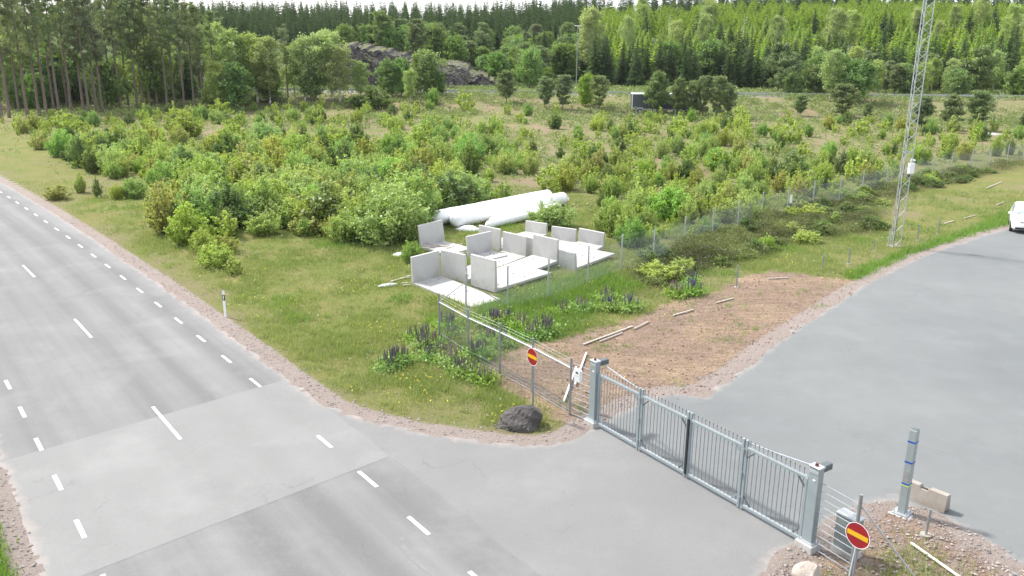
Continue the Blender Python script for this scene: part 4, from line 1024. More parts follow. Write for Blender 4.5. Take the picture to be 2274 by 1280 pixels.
v, f, va = leaves(np.stack([xx, yy, zz], -1), sc_*1.0, rng, var=np.clip(.45+1.2*fbm(xx*.3, yy*.3+7, 3), 0, 1))
tag(link('low_ground_cover', raw_mesh('low_ground_cover', v, f, M['herb'], var=va)), 'low herbs and seedlings covering the scrub field between bushes', 'plants', kind='stuff')
rr_ = random.Random(77); nh = 0
while nh < 60:
    x = rr_.uniform(2, 75); y = rr_.uniform(40, 110)
    if sdist(np.array([x]), np.array([y]), HEATH)[0] < -.3 or paved(np.array([x]), np.array([y]))[0] > -2.5: continue
    h_ = rr_.uniform(.45, .95); w2 = rr_.uniform(1.0, 2.2); k = rr_.random()
    put_shrub(rr_.choice(SD if k < .6 else SB), 'low_shrub', Vector((x, y, gz(x, y))), (w2/2.4, h_/2.4), rr_.random()*6.28, 'low dark olive shrub in the strip along the long mesh fence' if k < .6 else 'low light-green shrub in the strip along the long mesh fence', 'shrub', 'low dark shrubs along the long fence' if k < .6 else 'low light shrubs along the long fence'); nh += 1
# yellow flowers
x, y, rng = scatter(1500, 25, 20, 50, lambda x, y: grass_ok(x, y)*(fbm(x*.5+1, y*.5, 3) > .08))
v, f, va = leaves(np.stack([x, y, ground_z(x, y)+.12+.15*rng.random(len(x))], -1), .03, rng)
tag(link('yellow_wildflowers', raw_mesh('yellow_wildflowers', v, f, M['flower'])), 'tiny yellow flowers dotted through the roadside grass', 'flowers', kind='stuff')
# loose stones on gravel shoulders and rubble island
def stones(n, seed, ok, smin, smax, name, label, dmin=17, dmax=60):
    x, y, rng = scatter(n, seed, dmin, dmax, ok); base = np.array([[1, 0, 0], [-1, 0, 0], [0, 1, 0], [0, -1, 0], [0, 0, 1], [0, 0, -1]], float)
    tri = np.array([[0, 2, 4], [2, 1, 4], [1, 3, 4], [3, 0, 4], [2, 0, 5], [1, 2, 5], [3, 1, 5], [0, 3, 5]])
    n = len(x); s = smin+(smax-smin)*rng.random(n)**3; j = base[None]*(.6+.7*rng.random((n, 6, 1))); a = rng.random(n)*6.28; c, q = np.cos(a), np.sin(a)
    px_, py_ = j[..., 0]*c[:, None]-j[..., 1]*q[:, None], j[..., 0]*q[:, None]+j[..., 1]*c[:, None]*.7
    P = np.stack([px_*s[:, None]+x[:, None], py_*s[:, None]+y[:, None], j[..., 2]*s[:, None]*.6+np.maximum(ground_z(x, y), -.01)[:, None]+.3*s[:, None]], -1).reshape(-1, 3)
    f = (tri[None]+6*np.arange(n)[:, None, None]).reshape(-1, 3)
    tag(link(name, raw_mesh(name, P, f, M['stone'])), label, 'stones', kind='stuff')
stones(6000, 31, lambda x, y: ss(-paved(x, y), -.1, .2)*(1-ss(-paved(x, y), .6, 1.3))*.7, .012, .06, 'shoulder_gravel', 'loose pinkish gravel along the road and yard edges')
stones(2600, 32, lambda x, y: ss(sdist(x, y, ISLAND), -.25, .5)*.8, .015, .065, 'island_rubble', 'broken stones on the dirt island right of the gate', 15, 24)
M['stone'] = simple('earth_clod', (.26, .18, .13), (.15, .105, .08), 2, .95, obj=False)
stones(1300, 33, lambda x, y: ss(sdist(x, y, SOIL), -.3, .3)*.8, .02, .07, 'soil_clods', 'clods and small stones on the bare brown earth', 24, 50)
M['stone'] = simple('pale_litter_stone', (.55, .53, .5), None, 2, .9, obj=False)
stones(260, 36, lambda x, y: grass_ok(x, y)*(y < 45)*.5, .02, .06, 'verge_stones', 'scattered pale stones and scraps in the roadside grass', 20, 50)
M['stone'] = M['pipewhite']
def soil_grass(x, y): return ss(sdist(x, y, SOIL), 0, .5)*(fbm(x*.8+30, y*.8, 3) > .15)*.5
x, y, rng = scatter(700, 34, 24, 48, soil_grass)
v, f, va = blades(x, y, rng, .05, .2, .03, dry(x, y)*.8, 5, .08)
tag(link('sprouting_grass', raw_mesh('sprouting_grass', v, f, M['grass_l'], var=va)), 'thin grass tufts sprouting on the bare brown earth', 'grass', kind='stuff')

# lupins: individuals
def lupin_proto(seed, mat, nsp=15, pale=False):
    rng = np.random.default_rng(seed); C = rng.normal(0, 1, (620, 3))*[.36, .36, .15]+[0, 0, .25]; C[:, 2] = np.abs(C[:, 2])
    v, f, va = leaves(C, .075, rng, var=np.full(len(C), .4)); fol = raw_mesh('foliage', v, f, M['lf_willow'], var=va)
    b = MB(); st = MB()
    for i in range(nsp):
        a = rng.random()*6.28; r = rng.random()**.7*.48; x, y = math.cos(a)*r, math.sin(a)*r; h = .75+.35*rng.random(); lx, ly = rng.normal(0, .05, 2)
        st.bar((x*.5, y*.5, .05), (x, y, h*.55), .008, 3)
        b.tube([(x, y, h*.5), (x+lx*.3, y+ly*.3, h*.6), (x+lx*.7, y+ly*.7, h*.85), (x+lx, y+ly, h)], [.012, .028, .02, .005], 5)
    return fol, st.mesh('stalks', M['twig']), b.mesh('flower_spikes', mat)
LP = [lupin_proto(500, M['lup1']), lupin_proto(501, M['lup2']), lupin_proto(502, M['lup3']), lupin_proto(503, M['lup1'], 22)]
lup = [(872, 812, 3), (858, 822, 0), (895, 805, 3), (925, 760, 0), (945, 752, 3), (940, 775, 3), (965, 770, 1), (955, 800, 3), (985, 790, 0), (1000, 812, 1), (1020, 830, 3), (1045, 838, 0), (1075, 850, 1), (1000, 750, 0), (992, 732, 3),
       (1062, 795, 3), (1090, 725, 2), (1105, 722, 1), (1130, 715, 2), (1160, 735, 1), (1178, 752, 1), (1200, 745, 0), (1215, 740, 3), (1245, 700, 0), (1290, 690, 1), (1345, 668, 0), (1535, 632, 2), (1528, 642, 2), (1540, 655, 2), (1110, 770, 0), (1085, 762, 1), (1400, 690, 2), (1355, 690, 2), (1500, 660, 1)]
nm_ = {0: 'dark purple', 1: 'dusty pink', 2: 'blue', 3: 'dense dark purple'}
for x, y, k in lup:
    p = on_ground(x, y); o = empty('lupin_plant', p, rnd.random()*6.28); s = rnd.uniform(.62, .92); o.scale = (s, s, s)
    zone = 'outside the fence corner' if x < 1085 and y > 728 else ('by the earth bank right of the mesh fence' if x > 1300 else 'inside the fence near the bare earth')
    tag(o, nm_[k]+'-spiked lupin clump '+zone, 'lupin', nm_[k]+' lupins '+zone)
    for q, nn in zip(LP[k], ('foliage', 'stalks', 'flower_spikes')): link(nn, q, o)
# ------------------------------------------------------------ fences
def mesh_net(a, b, z0, z1, pitch, r, dst):
    "diamond netting between ground points a and b"
    a = Vector(a); b = Vector(b); L = (b-a).length; d = (b-a)/L; hgt = z1-z0; n = int((L+hgt)/pitch); vs = []; fs = []
    nrm = Vector((-d.y, d.x, 0))
    for k in range(n+1):
        for s in (1, -1):
            s0 = k*pitch-(hgt if s == 1 else 0); s1 = s0+hgt*s
            if s == -1: s0 = k*pitch; s1 = s0-hgt
            t0, t1 = 0.0, 1.0
            if s1 == s0: continue
            lo = (0-s0)/(s1-s0); hi = (L-s0)/(s1-s0)
            t0 = max(0, min(lo, hi)); t1 = min(1, max(lo, hi))
            if t1-t0 < 1e-3: continue
            p = a+d*(s0+(s1-s0)*t0)+Vector((0, 0, z0+hgt*t0)); q = a+d*(s0+(s1-s0)*t1)+Vector((0, 0, z0+hgt*t1))
            dst.bar(p, q, r, 3, cap=False)
def fence(name, posts, label, hgt=2.12, mesh_top=1.72, rail=False, wires=(1.82, 1.95, 2.07), origin=None, r=.0021, pitch=.07):
    o0 = Vector(origin or posts[0]); root = empty(name, o0); tag(root, label, 'fence'); net = MB(); wr = MB(); rl = MB()
    for i, p in enumerate(posts):
        q = Vector(p)-o0; MB().bar(q-Vector((0, 0, .3)), q+Vector((0, 0, hgt)), .042, 8).build('post', M['galv_l' if not rail else 'galv'], root)
        if i:
            a = Vector(posts[i-1])-o0
            mesh_net(a, q, .06, mesh_top, pitch, r, net)
            for w_ in wires: wr.bar(a+Vector((0, 0, w_)), q+Vector((0, 0, w_)), .004, 3)
            for w_ in (.07, mesh_top): wr.bar(a+Vector((0, 0, w_)), q+Vector((0, 0, w_)), .005, 3)
            if rail: rl.bar(a+Vector((0, 0, 1.74)), q+Vector((0, 0, 1.74)), .028, 8)
    net.build('netting', M['wire'], root); wr.build('wires', M['wire'], root)
    if rail: rl.build('top_rail', M['galv_l'], root)
    return root
def PG(x, y): return on_ground(x, y)
lf = [PG(*q) for q in [(1035, 705), (1127, 685), (1217, 665), (1305, 632), (1379, 602), (1450, 588), (1518, 556), (1581, 531), (1637, 514), (1690, 492), (1747, 477), (1804, 461), (1863, 447), (1913, 433), (1966, 418), (2020, 405), (2070, 395), (2110, 387), (2155, 378), (2196, 370), (2235, 363), (2272, 356), (2320, 347)]]
FA = fence('mesh_fence', lf, 'long galvanised mesh fence running from the concrete elements to the right edge', r=.0026, pitch=.075)
def add_rod(root, a, b, r, name, mat): MB().bar(Vector(a)-root.location, Vector(b)-root.location, r, 7).build(name, mat, root)
add_rod(FA, lf[0]+Vector((0, 0, 1.72)), lf[1]+Vector((0, 0, .15)), .018, 'brace', M['galv'])
ff = [PG(*q) for q in [(976, 757), (1040, 797), (1110, 833), (1182, 872), (1265, 922)]]
FB = fence('mesh_fence', ff, 'short railed mesh fence from the field corner to the left gate post', rail=True, mesh_top=1.7)
add_rod(FB, ff[0]+Vector((0, 0, 1.74)), lf[0]+Vector((0, 0, 1.72)), .022, 'brace', M['galv'])
b = MB()
for k in (0.18, .34):
    for i in range(1, 5): b.bar(ff[i-1]-FB.location+Vector((0, 0, k)), ff[i]-FB.location+Vector((0, 0, k)), .012, 4)
b.build('bottom_rods', M['galv'], FB)
MB().box((1.31*0+(PG(1747, 477)-lf[0]).x+.25, (PG(1747, 477)-lf[0]).y+.1, 1.15), (.32, .03, .62), rz=.8).build('notice_board', M['white'], FA)
u = (GR-GL); GLEN = u.length; u.normalize(); nin = Vector((-u.y, u.x, 0));
if nin.x < 0: nin = -nin
def panel(name, a, b, label, z1=1.95):
    root = empty(name, a); tag(root, label, 'fence'); a = Vector((0, 0, 0)); q = b-root.location; q.z = 0; m_ = MB(); L = q.length; d = q.normalized()
    for z in np.arange(.1, z1+.01, .205): m_.bar((0, 0, z)+nin*.012 if False else Vector((0, 0, z))+nin*.008, q+Vector((0, 0, z))+nin*.008, .0075, 4); m_.bar(Vector((0, 0, z))-nin*.008, q+Vector((0, 0, z))-nin*.008, .0075, 4)
    m2 = MB()
    for s in np.arange(.03, L, .05): m2.bar(d*s+Vector((0, 0, .08)), d*s+Vector((0, 0, z1+.03)), .0024, 3)
    m_.build('horizontal_wires', M['galv_l'], root); m2.build('vertical_wires', M['wire'], root); return root
panel('wire_panel', ff[4], GL-u*.18+Vector((0, 0, 0)), 'double-wire panel left of the left gate post')
fp = V(1888, 1278)
PR = panel('wire_panel', GR+u*.18, fp, 'double-wire panel between the right gate post and the end post')
ep = empty('end_post', fp); tag(ep, 'dark steel fence post with slanting braces right of the gate', 'post')
MB().bar((0, 0, -.3), (0, 0, 2.2), .045, 10).build('post', M['galv'], ep)
gb = V(2045, 1300); MB().bar((0, 0, 1.95), gb-fp, .022, 8).build('brace', M['galv_l'], ep)
MB().bar((0.04, -.06, 1.35), (-.3, -.55, 0), .016, 8).build('brace', M['galv_l'], ep)

# ------------------------------------------------------------ gate
gt = empty('folding_gate', GL); tag(gt, 'grey steel four-leaf folding gate across the driveway', 'gate')
rot = math.atan2(u.y, u.x)
gt.rotation_euler = (0, 0, rot)           # local x along the gate, local y = into yard (+)
sgn = 1 if (Matrix.Rotation(rot, 3, 'Z') @ Vector((0, 1, 0))).dot(nin) > 0 else -1
def gpost(x, name='gate_post'):
    p = MB().box((x, 0, 1.24), (.30, .20, 2.12)).build(name, M['gate'], gt, bevel=.012)
    MB().box((x, 0, 2.325), (.33, .23, .05)).build('cap', M['galv_l'], p, bevel=.01)
    MB().box((x, 0, .095), (.52, .42, .25)).build('concrete_base', M['conc'], p, bevel=.02)
    b = MB(); b.box((x, 0, .235), (.42, .32, .03))
    for i in (-1, 1):
        for j in (-1, 1): b.bar((x+.18*i, .13*j, .25), (x+.18*i, .13*j, .29), .014, 6)
    b.build('base_plate', M['galv_l'], p)
    b = MB().bar((x, -.02*sgn, 2.35), (x, -.02*sgn, 2.40), .045, 12); b.bar((x, -.02*sgn, 2.40), (x, -.02*sgn, 2.42), .032, 12); b.build('warning_lamp', M['lamp_red'], p)
    MB().box((x+.03, -.104*sgn, 1.98), (.07, .012, .035)).build('sticker', M['white'], p)
    MB().box((x, -.104*sgn, 2.2), (.26, .012, .08)).build('name_plate', M['galv_l'], p)
    MB().box((x+.0, .30*sgn, 2.22), (.2, .42, .18)).build('drive_housing', M['gated'], p, bevel=.02)
    return p
gpost(0); gpost(GLEN)
x0 = .18; x1 = GLEN-.18; LW = (x1-x0)/4
for k in range(4):
    a = x0+LW*k+.02; bb = x0+LW*(k+1)-.02
    lf_ = MB(); top = 1.9; bot = .16
    lf_.box(((a+bb)/2, 0, top), (bb-a, .06, .085)); lf_.box(((a+bb)/2, 0, bot), (bb-a, .06, .09))
    hp = 2.14
    lf_.box((a+.04, 0, (hp+.06)/2), (.075, .07, hp-.06)) if k else lf_.box((a+.04, 0, 1.03), (.075, .07, 1.74))
    lf_.box((bb-.04, 0, (hp+.06)/2), (.075, .07, hp-.06)) if k < 3 else lf_.box((bb-.04, 0, 1.03), (.075, .07, 1.74))
    fr = lf_.build('gate_leaf', M['gate'], gt, bevel=.005)
    b = MB(); b.box(((a+bb)/2, .0, top+.055), (bb-a-.1, .05, .02)); b.box(((a+bb)/2, 0, bot+.055), (bb-a-.17, .045, .015)); b.build('bright_edge', M['galv_l'], fr)
    b = MB(); nb = 13
    for i in range(nb):
        xx_ = a+.15+(bb-a-.3)*i/(nb-1); b.bar((xx_, 0, .2), (xx_, 0, 1.86), .0125, 6, cap=False)
    b.build('bars', M['galv'], fr)
    b = MB(); b.box(((a+bb)/2, 0, 1.972), (bb-a-.26, .02, .012)); bt = b
    for i in range(nb):
        xx_ = a+.15+(bb-a-.3)*i/(nb-1); b.bar((xx_, 0, 1.945), (xx_, 0, 2.10), .011, 6); bt.bar((xx_, 0, 2.10), (xx_, 0, 2.15), .013, 6, mi=1, r2=.006)
    b.build('spikes', [M['galv'], M['black']], fr)
    b = MB()
    for xx_, s in ((a+.08, 1), (bb-.08, -1)):
        for zz_, q in ((1.86, -1), (.2, 1)): b.beam((xx_, 0, zz_+q*.24), (xx_+s*.24, 0, zz_), .04, .035)
    b.build('corner_braces', M['gated'] if k % 2 else M['gate'], fr)
    if k in (1, 2):
        xs2 = bb-.0 if k == 1 else a; pass
b = MB(); b.box((x0+2*LW, -.05*sgn, 1.05), (.07, .05, 1.75)); b.build('rubber_seal', M['black'], gt)
for k in (1, 3):
    b = MB()
    for z in (.35, 1.1, 1.8): b.bar((x0+LW*k, -.05*sgn, z-.07), (x0+LW*k, -.05*sgn, z+.07), .025, 8)
    b.build('hinges', M['galv'], gt)
b = MB(); b.beam((.15, .32*sgn, 2.12), (x0+LW*.55, .16*sgn, 2.06), .045, .035); b.beam((x0+LW*.55, .16*sgn, 2.06), (x0+LW, .06*sgn, 2.03), .035, .03); b.build('folding_arm', M['galv_l'], gt)
b = MB(); b.beam((GLEN-.15, .32*sgn, 2.12), (x1-LW*.55, .16*sgn, 2.06), .045, .035); b.beam((x1-LW*.55, .16*sgn, 2.06), (x1-LW, .06*sgn, 2.03), .035, .03); b.build('folding_arm', M['galv_l'], gt)

# ------------------------------------------------------------ signs
def sign(pos_, zc, label, rz):
    s = empty('no_entry_sign', pos_, rz); tag(s, label, 'road sign')
    MB().bar((0, 0, -.3), (0, 0, zc+.2), .03, 10).build('pole', M['galv'], s)
    yb = -.045
    d = MB().bar((0, yb, zc), (0, yb-.012, zc), .31, 40).build('sign_face', M['red'], s)
    b = MB(); vs = []; n = 48
    for k in range(n):
        a = 2*math.pi*k/n; vs += [(math.cos(a)*.312, yb-.016, zc+math.sin(a)*.312), (math.cos(a)*.296, yb-.016, zc+math.sin(a)*.296)]
    b.add(vs, [(2*k, 2*k+1, (2*k+3) % (2*n), (2*k+2) % (2*n)) for k in range(n)])
    b.build('rim', M['white'], d)
    MB().box((0, yb-.016, zc), (.53, .006, .115)).build('yellow_bar', M['yellow'], d)
    return s
# local -y faces the approaching driver, i.e. -nin
fa = math.atan2(-nin.y, -nin.x)+math.pi/2
s1 = V(1183, 922); s2 = V(1893, 1338)
sign(s1, 2.15, 'red and yellow no-entry sign on a pole behind the dark boulder', fa)
g2 = V(1908, 1188, 1.72); sign(Vector((g2.x, g2.y, 0)), 1.72, 'red and yellow no-entry sign in front of the post right of the gate', fa)
# control box on the panel
cb = V(1284, 834, 1.28); o = MB().box((0, 0, 0), (.34, .12, .44)).build('control_box', M['white'], None, bevel=.02); o.location = cb; o.rotation_euler = (0, 0, rot)
tag(o, 'small white control box hanging on the wire panel left of the gate', 'control box')
MB().box((-.02*0, -.066*sgn, .11), (.12, .01, .06)).build('window', M['black'], o)
# cabinet
cbn = V(1872, 1232); cb2 = empty('utility_cabinet', cbn+nin*.1, rot); tag(cb2, 'grey-green utility cabinet behind the wire panel right of the gate', 'cabinet')
b = MB().box((0, 0, .62), (.58, .3, .9)); b.build('cabinet_body', M['cabinet'], cb2, bevel=.01)
MB().box((0, 0, 1.085), (.62, .34, .04)).build('lid', M['galv_l'], cb2); MB().box((0, 0, .08), (.64, .36, .17)).build('plinth', M['conc'], cb2); MB().box((.2, -.155*sgn, .6), (.03, .012, .12)).build('handle', M['black'], cb2)

# ------------------------------------------------------------ boulders
def rock(name, c, dims, rz, mat, label, seed, cuts=16, sub=5, cd=(.66, .22)):
    rng = np.random.default_rng(seed); bm = bmesh.new(); bmesh.ops.create_icosphere(bm, subdivisions=sub, radius=1)
    cutp = []
    for i in range(cuts):
        n = Vector(rng.normal(size=3)); n.normalize(); cutp.append((n, cd[0]+cd[1]*rng.random()))
    for v in bm.verts:
        for n, d in cutp:
            k = v.co.dot(n)
            if k > d: v.co -= n*(k-d)*.96
        v.co *= 1+.05*float(fbm(np.array([v.co.x*3+seed]), np.array([v.co.y*3+v.co.z*2]))[0])
        v.co = Vector((v.co.x*dims[0]/2, v.co.y*dims[1]/2, v.co.z*dims[2]*.62+dims[2]*.36))
    me = bpy.data.meshes.new(name); bm.to_mesh(me); bm.free(); me.materials.append(mat)
    o = link(name, me); o.location = c; o.rotation_euler = (0, 0, rz); return tag(o, label, 'boulder')
bm = bmesh.new()
for q in [(-.78, -.1, -.05), (-.35, -.5, -.05), (.35, -.55, -.05), (.75, -.15, -.05), (.72, .5, -.05), (-.5, .5, -.05), (-.66, -.02, .2), (-.3, -.42, .2), (.28, -.47, .34), (.76, -.05, .5), (.68, .35, .55), (-.26, .08, .68), (.08, -.05, .84), (.47, -.1, .80), (.42, .4, .72), (-.2, .4, .66)]: bm.verts.new(q)
bmesh.ops.convex_hull(bm, input=bm.verts); bmesh.ops.delete(bm, geom=[v for v in bm.verts if not v.link_faces], context='VERTS')
bmesh.ops.subdivide_edges(bm, edges=bm.edges, cuts=5, use_grid_fill=True)
for v in bm.verts:
    k = v.co.copy(); n_ = float(fbm(np.array([k.x*2.2+k.z]), np.array([k.y*2.2-k.z*1.5]), 4)[0]); v.co += k.normalized()*(n_*.09+.035*math.copysign(1, math.sin(k.x*5+k.z*9))); v.co.z *= .8; v.co.x *= 1.06
bmesh.ops.recalc_face_normals(bm, faces=bm.faces); me = bpy.data.meshes.new('boulder'); bm.to_mesh(me); bm.free(); me.materials.append(M['boulder'])
o = link('boulder', me); o.location = V(1150, 960)+Vector((0, .5, 0)); tag(o, 'dark jagged boulder at the foot of the left no-entry sign', 'boulder')
bc = V(1790, 1285); rock('boulder', bc, (.75, .6, .42), .3, M['paleboulder'], 'pale rounded boulder at the bottom edge right of the driveway', 9, 8)
# ------------------------------------------------------------ pole, barrier, short posts
pp = V(2003, 1140); po = empty('square_pole', pp, rot+.15); tag(po, 'grey square pole stub wrapped with blue and lime tape', 'pole')
MB().box((0, 0, 1.29), (.2, .2, 2.48)).build('shaft', M['polegrey'], po, bevel=.008)
MB().box((0, 0, 2.535), (.17, .17, .012)).build('open_top', M['gated'], po)
for z in (2.18, 1.58, .93): MB().box((0, 0, z), (.206, .206, .045)).build('blue_tape', M['blue'], po)
MB().box((0, 0, .885), (.206, .206, .03)).build('lime_tape', M['lime'], po)
MB().box((0, -.102*sgn, 1.15), (.13, .006, .3)).build('sticker', M['sticker'], po)
b = MB().box((0, 0, .03), (.42, .42, .04))
for i in (-1, 1):
    for j in (-1, 1): b.bar((.16*i, .16*j, .05), (.16*i, .16*j, .13), .016, 6)
b.build('base_plate', M['galv_l'], po); MB().box((0, 0, -.04), (.6, .55, .1)).build('concrete_foot', M['conc'], po, bevel=.02)
b0 = V(2022, 1113); b1 = V(2086, 1138); bd = (b1-b0); bl = 1.25
br = empty('concrete_barrier', (b0+b1)/2+Vector((.05, .18, 0)), math.atan2(bd.y, bd.x)-.05); tag(br, 'stained beige concrete barrier block with a notched top behind the taped pole', 'barrier')
hw_ = bl/2; prof = [(-hw_, .06), (-hw_, .52), (-.16, .52), (-.12, .44), (.10, .44), (.14, .52), (hw_, .52), (hw_, .06), (hw_-.22, .02), (-hw_+.22, .02)]
def prism(prof, y0, y1, taper=0.0):
    n = len(prof); vs = []
    for x, z in prof: t_ = taper*(z/.52); vs.append((x, y0+t_, z))
    for x, z in prof: t_ = taper*(z/.52); vs.append((x, y1-t_, z))
    fs = [tuple(range(n)), tuple(range(2*n-1, n-1, -1))]+[(k, (k+1) % n, n+(k+1) % n, n+k) for k in range(n)]
    return MB().add(vs, fs)
prism(prof, -.17, .17, .07).build('barrier_body', M['conc_old'], br, bevel=.012)
MB().bar((-.1, 0, .46), (.06, 0, .46), .025, 8).build('lifting_eye', M['black'], br)
sp_l = ['galvanised short post in bare grass, nearest the brown earth', 'short post second from the brown earth along the yard verge', 'short post third from the brown earth along the yard verge', 'short post just left of the lattice mast foot', 'short post just right of the lattice mast foot', 'short post farthest right along the yard verge']
for (x, y, yt), lb in zip([(1635, 638, 590), (1826, 598, 566), (1884, 586, 552), (1940, 558, 533), (2037, 534, 500), (2083, 520, 487)], sp_l):
    p = on_ground(x, y); s_ = FPX/(p.y*math.cos(PIT)+H*math.sin(PIT)); hh = (y-yt)/s_/.95
    o = empty('short_post', p); tag(o, lb, 'post', 'short posts along the yard verge'); MB().bar((0, 0, -.3), (0, 0, hh), .04, 8).build('post', M['galv'], o); MB().bar((0, 0, -.15), (0, 0, .02), .11, 10).build('concrete_foot', M['conc'], o)
p = V(2055, 1190); o = empty('short_post', p); tag(o, 'short post in a round concrete foot right of the taped pole', 'post'); MB().bar((0, 0, -.3), (0.03, 0, .78), .032, 8).build('post', M['galv'], o); MB().bar((0, 0, -.1), (0, 0, .05), .15, 12).build('concrete_foot', M['conc_old'], o)
p = V(2240, 1345); o = MB().bar((0, 0, -.3), (0, 0, .85), .045, 8).build('short_post', M['galv']); o.location = p; tag(o, 'dark short post cut by the bottom edge at right', 'post')
# delineator
p = V(501, 704); de = empty('delineator_post', p, -.3); tag(de, 'white roadside delineator post with a black reflector band', 'post')
prf = [(-.06, -.03), (.06, -.03), (.06, .0), (.035, .03), (-.035, .03), (-.06, 0)]
def extr(prf, z0, z1, k=1.0):
    n = len(prf); vs = [(x*k, y*k, z0) for x, y in prf]+[(x*k, y*k, z1) for x, y in prf]
    return MB().add(vs, [tuple(range(n)), tuple(range(2*n-1, n-1, -1))]+[(q, (q+1) % n, n+(q+1) % n, n+q) for q in range(n)])
extr(prf, -.2, 1.25).build('post', M['white'], de); extr(prf, .80, 1.07, 1.05).build('black_band', M['black'], de)
MB().box((0, -.034, .94), (.05, .006, .18)).build('reflector', M['white'], de); extr(prf, 1.251, 1.27, .95).build('cap', M['galv'], de)

# ------------------------------------------------------------ lattice mast
p = V(1986, 548); ms = empty('lattice_mast', p, .35); tag(ms, 'tall galvanised lattice mast rising out of the picture', 'mast')
HM = 24; s_ = .62; legs = [Vector((math.cos(a)*s_/1.732, math.sin(a)*s_/1.732, 0)) for a in (R(90), R(210), R(330))]
for l in legs: MB().bar(l, l+Vector((0, 0, HM)), .028, 6).build('leg', M['galv_l'], ms)
b = MB(); st = .48; k = 0; z = 0
while z < HM-st:
    for i in range(3):
        a, c = legs[i], legs[(i+1) % 3]
        if k % 2: a, c = c, a
        b.bar(a+Vector((0, 0, z)), c+Vector((0, 0, z+st)), .014, 4, cap=False)
    z += st; k += 1
b.build('bracing', M['galv_l'], ms)
b = MB()
for z in (6, 12, 18):
    for i in range(3): b.bar(legs[i]+Vector((0, 0, z)), legs[(i+1) % 3]+Vector((0, 0, z)), .02, 5)
b.build('flanges', M['galv'], ms)
MB().box((0, 0, -.02), (.75, .75, .2)).build('foundation', M['conc_old'], ms, bevel=.03)
b = MB()
for dx in (.0, .03): b.bar((dx-.25, -.15, 0), (dx-.25, -.15, 5.3), .012, 4)
b.build('cables', M['black'], ms)
bx = MB().box((.36, -.12, 5.0), (.40, .22, .66), rz=.1).build('equipment_box', M['white'], ms, bevel=.03)
cmn = MB().bar((.30, -.12, 5.35), (.30, -.12, 5.62), .05, 8); cmn.bar((.30, -.1, 5.55), (.42, -.3, 5.5), .06, 8); cmn.build('camera', M['white'], ms)
MB().box((.3, -.1, 4.55), (.14, .1, .14)).build('bracket', M['black'], ms)
MB().bar((-.6, -.1, -.2), (-.6, -.1, 1.2), .04, 8).build('earthing_post', M['galv_l'], ms)

# ------------------------------------------------------------ concrete L elements
LD = (1.80, 4.2); TH = .14
for key, (x, y, z0, yw, tl, ro, hh, Ls, lab) in LE.items():
    o = empty('angle_element', (x, y, z0)); W2 = LD[0]/2
    o.matrix_world = Matrix.Translation((x, y, z0)) @ Matrix.Rotation(yw, 4, 'Z') @ Matrix.Rotation(ro, 4, 'X') @ Matrix.Rotation(-tl, 4, 'Y')
    tag(o, lab, 'concrete element', 'stacked concrete angle elements')
    wall = MB(); vs = []
    for yy_ in (-W2, W2): vs += [(-TH, yy_, 0), (.045, yy_, 0), (0, yy_, hh), (-TH+.01, yy_, hh)]
    wall.add(vs, [(0, 1, 2, 3), (7, 6, 5, 4), (0, 4, 5, 1), (1, 5, 6, 2), (2, 6, 7, 3), (3, 7, 4, 0)]); wall.build('wall', M['conc'], o, bevel=.012)
    sl = MB(); vs = []
    for yy_ in (-W2+.004, W2-.004): vs += [(.0, yy_, .004), (Ls, yy_, .02), (Ls, yy_, .13), (.0, yy_, .17)]
    sl.add(vs, [(0, 1, 2, 3), (7, 6, 5, 4), (0, 4, 5, 1), (1, 5, 6, 2), (2, 6, 7, 3), (3, 7, 4, 0)]); so_ = sl.build('slab', M['conc'], o, bevel=.012)
    b = MB()
    for xx_ in (.55, Ls*.6): b.bar((xx_, .35, .13), (xx_, .35, .19), .03, 8); b.bar((xx_, -.45, .13), (xx_, -.45, .19), .03, 8)
    b.build('lifting_sockets', M['gated'], o)
# ------------------------------------------------------------ wrapped tubes
def wtube(a, b, r, label, seed, lump=.06):
    rng = np.random.default_rng(seed); a = Vector(a); b = Vector(b); d = b-a; n = 40; m = 16; vs = []; q = d.to_track_quat('Z', 'Y')
    for i in range(n+1):
        u_ = i/n; e = min(u_, 1-u_)*d.length; k = min(1, (e/.35+.08))**.5
        for j in range(m):
            an = 2*math.pi*j/m; rr = r*k*(1+lump*2.2*float(fbm(np.array([u_*14+seed]), np.array([an*1.2+seed]))[0])+ (.05 if 0 else 0))
            vs.append(a+d*u_+q @ Vector((math.cos(an)*rr, math.sin(an)*rr, 0)))
    o = MB().add([v-a for v in vs], [(i*m+j, i*m+(j+1) % m, (i+1)*m+(j+1) % m, (i+1)*m+j) for i in range(n) for j in range(m)]+[tuple(range(m-1, -1, -1)), tuple(n*m+j for j in range(m))]).build('wrapped_tube', M['wrap'], None, smooth=True)
    o.location = a; return tag(o, label, 'wrapped tube', 'white plastic-wrapped tubes behind the concrete elements')
TL = V(960, 506); TR_ = V(1222, 452)
dT = (TR_-TL).normalized(); nT = Vector((dT.y, -dT.x, 0))
wtube(TL+Vector((0, 0, .62)), TR_+Vector((0, 0, .62)), .52, 'rear upper wrapped tube, the longest and brightest', 1)
wtube(TL+nT*1.15+dT*.7+Vector((0, 0, .5)), TR_+nT*1.05+dT*.6+Vector((0, 0, .5)), .5, 'second wrapped tube lying in front of the longest one', 2)
wtube(TL+nT*2.4+dT*3.2+Vector((0, 0, .3)), TR_+nT*2.2+dT*-1.5+Vector((0, 0, .3)), .3, 'thin wrapped tube third from the back', 3)
wtube(TL+nT*3.0+dT*2.2+Vector((0, 0, .28)), TR_+nT*2.9+dT*-2.5+Vector((0, 0, .28)), .3, 'frontmost thin wrapped tube touching the concrete elements', 4)
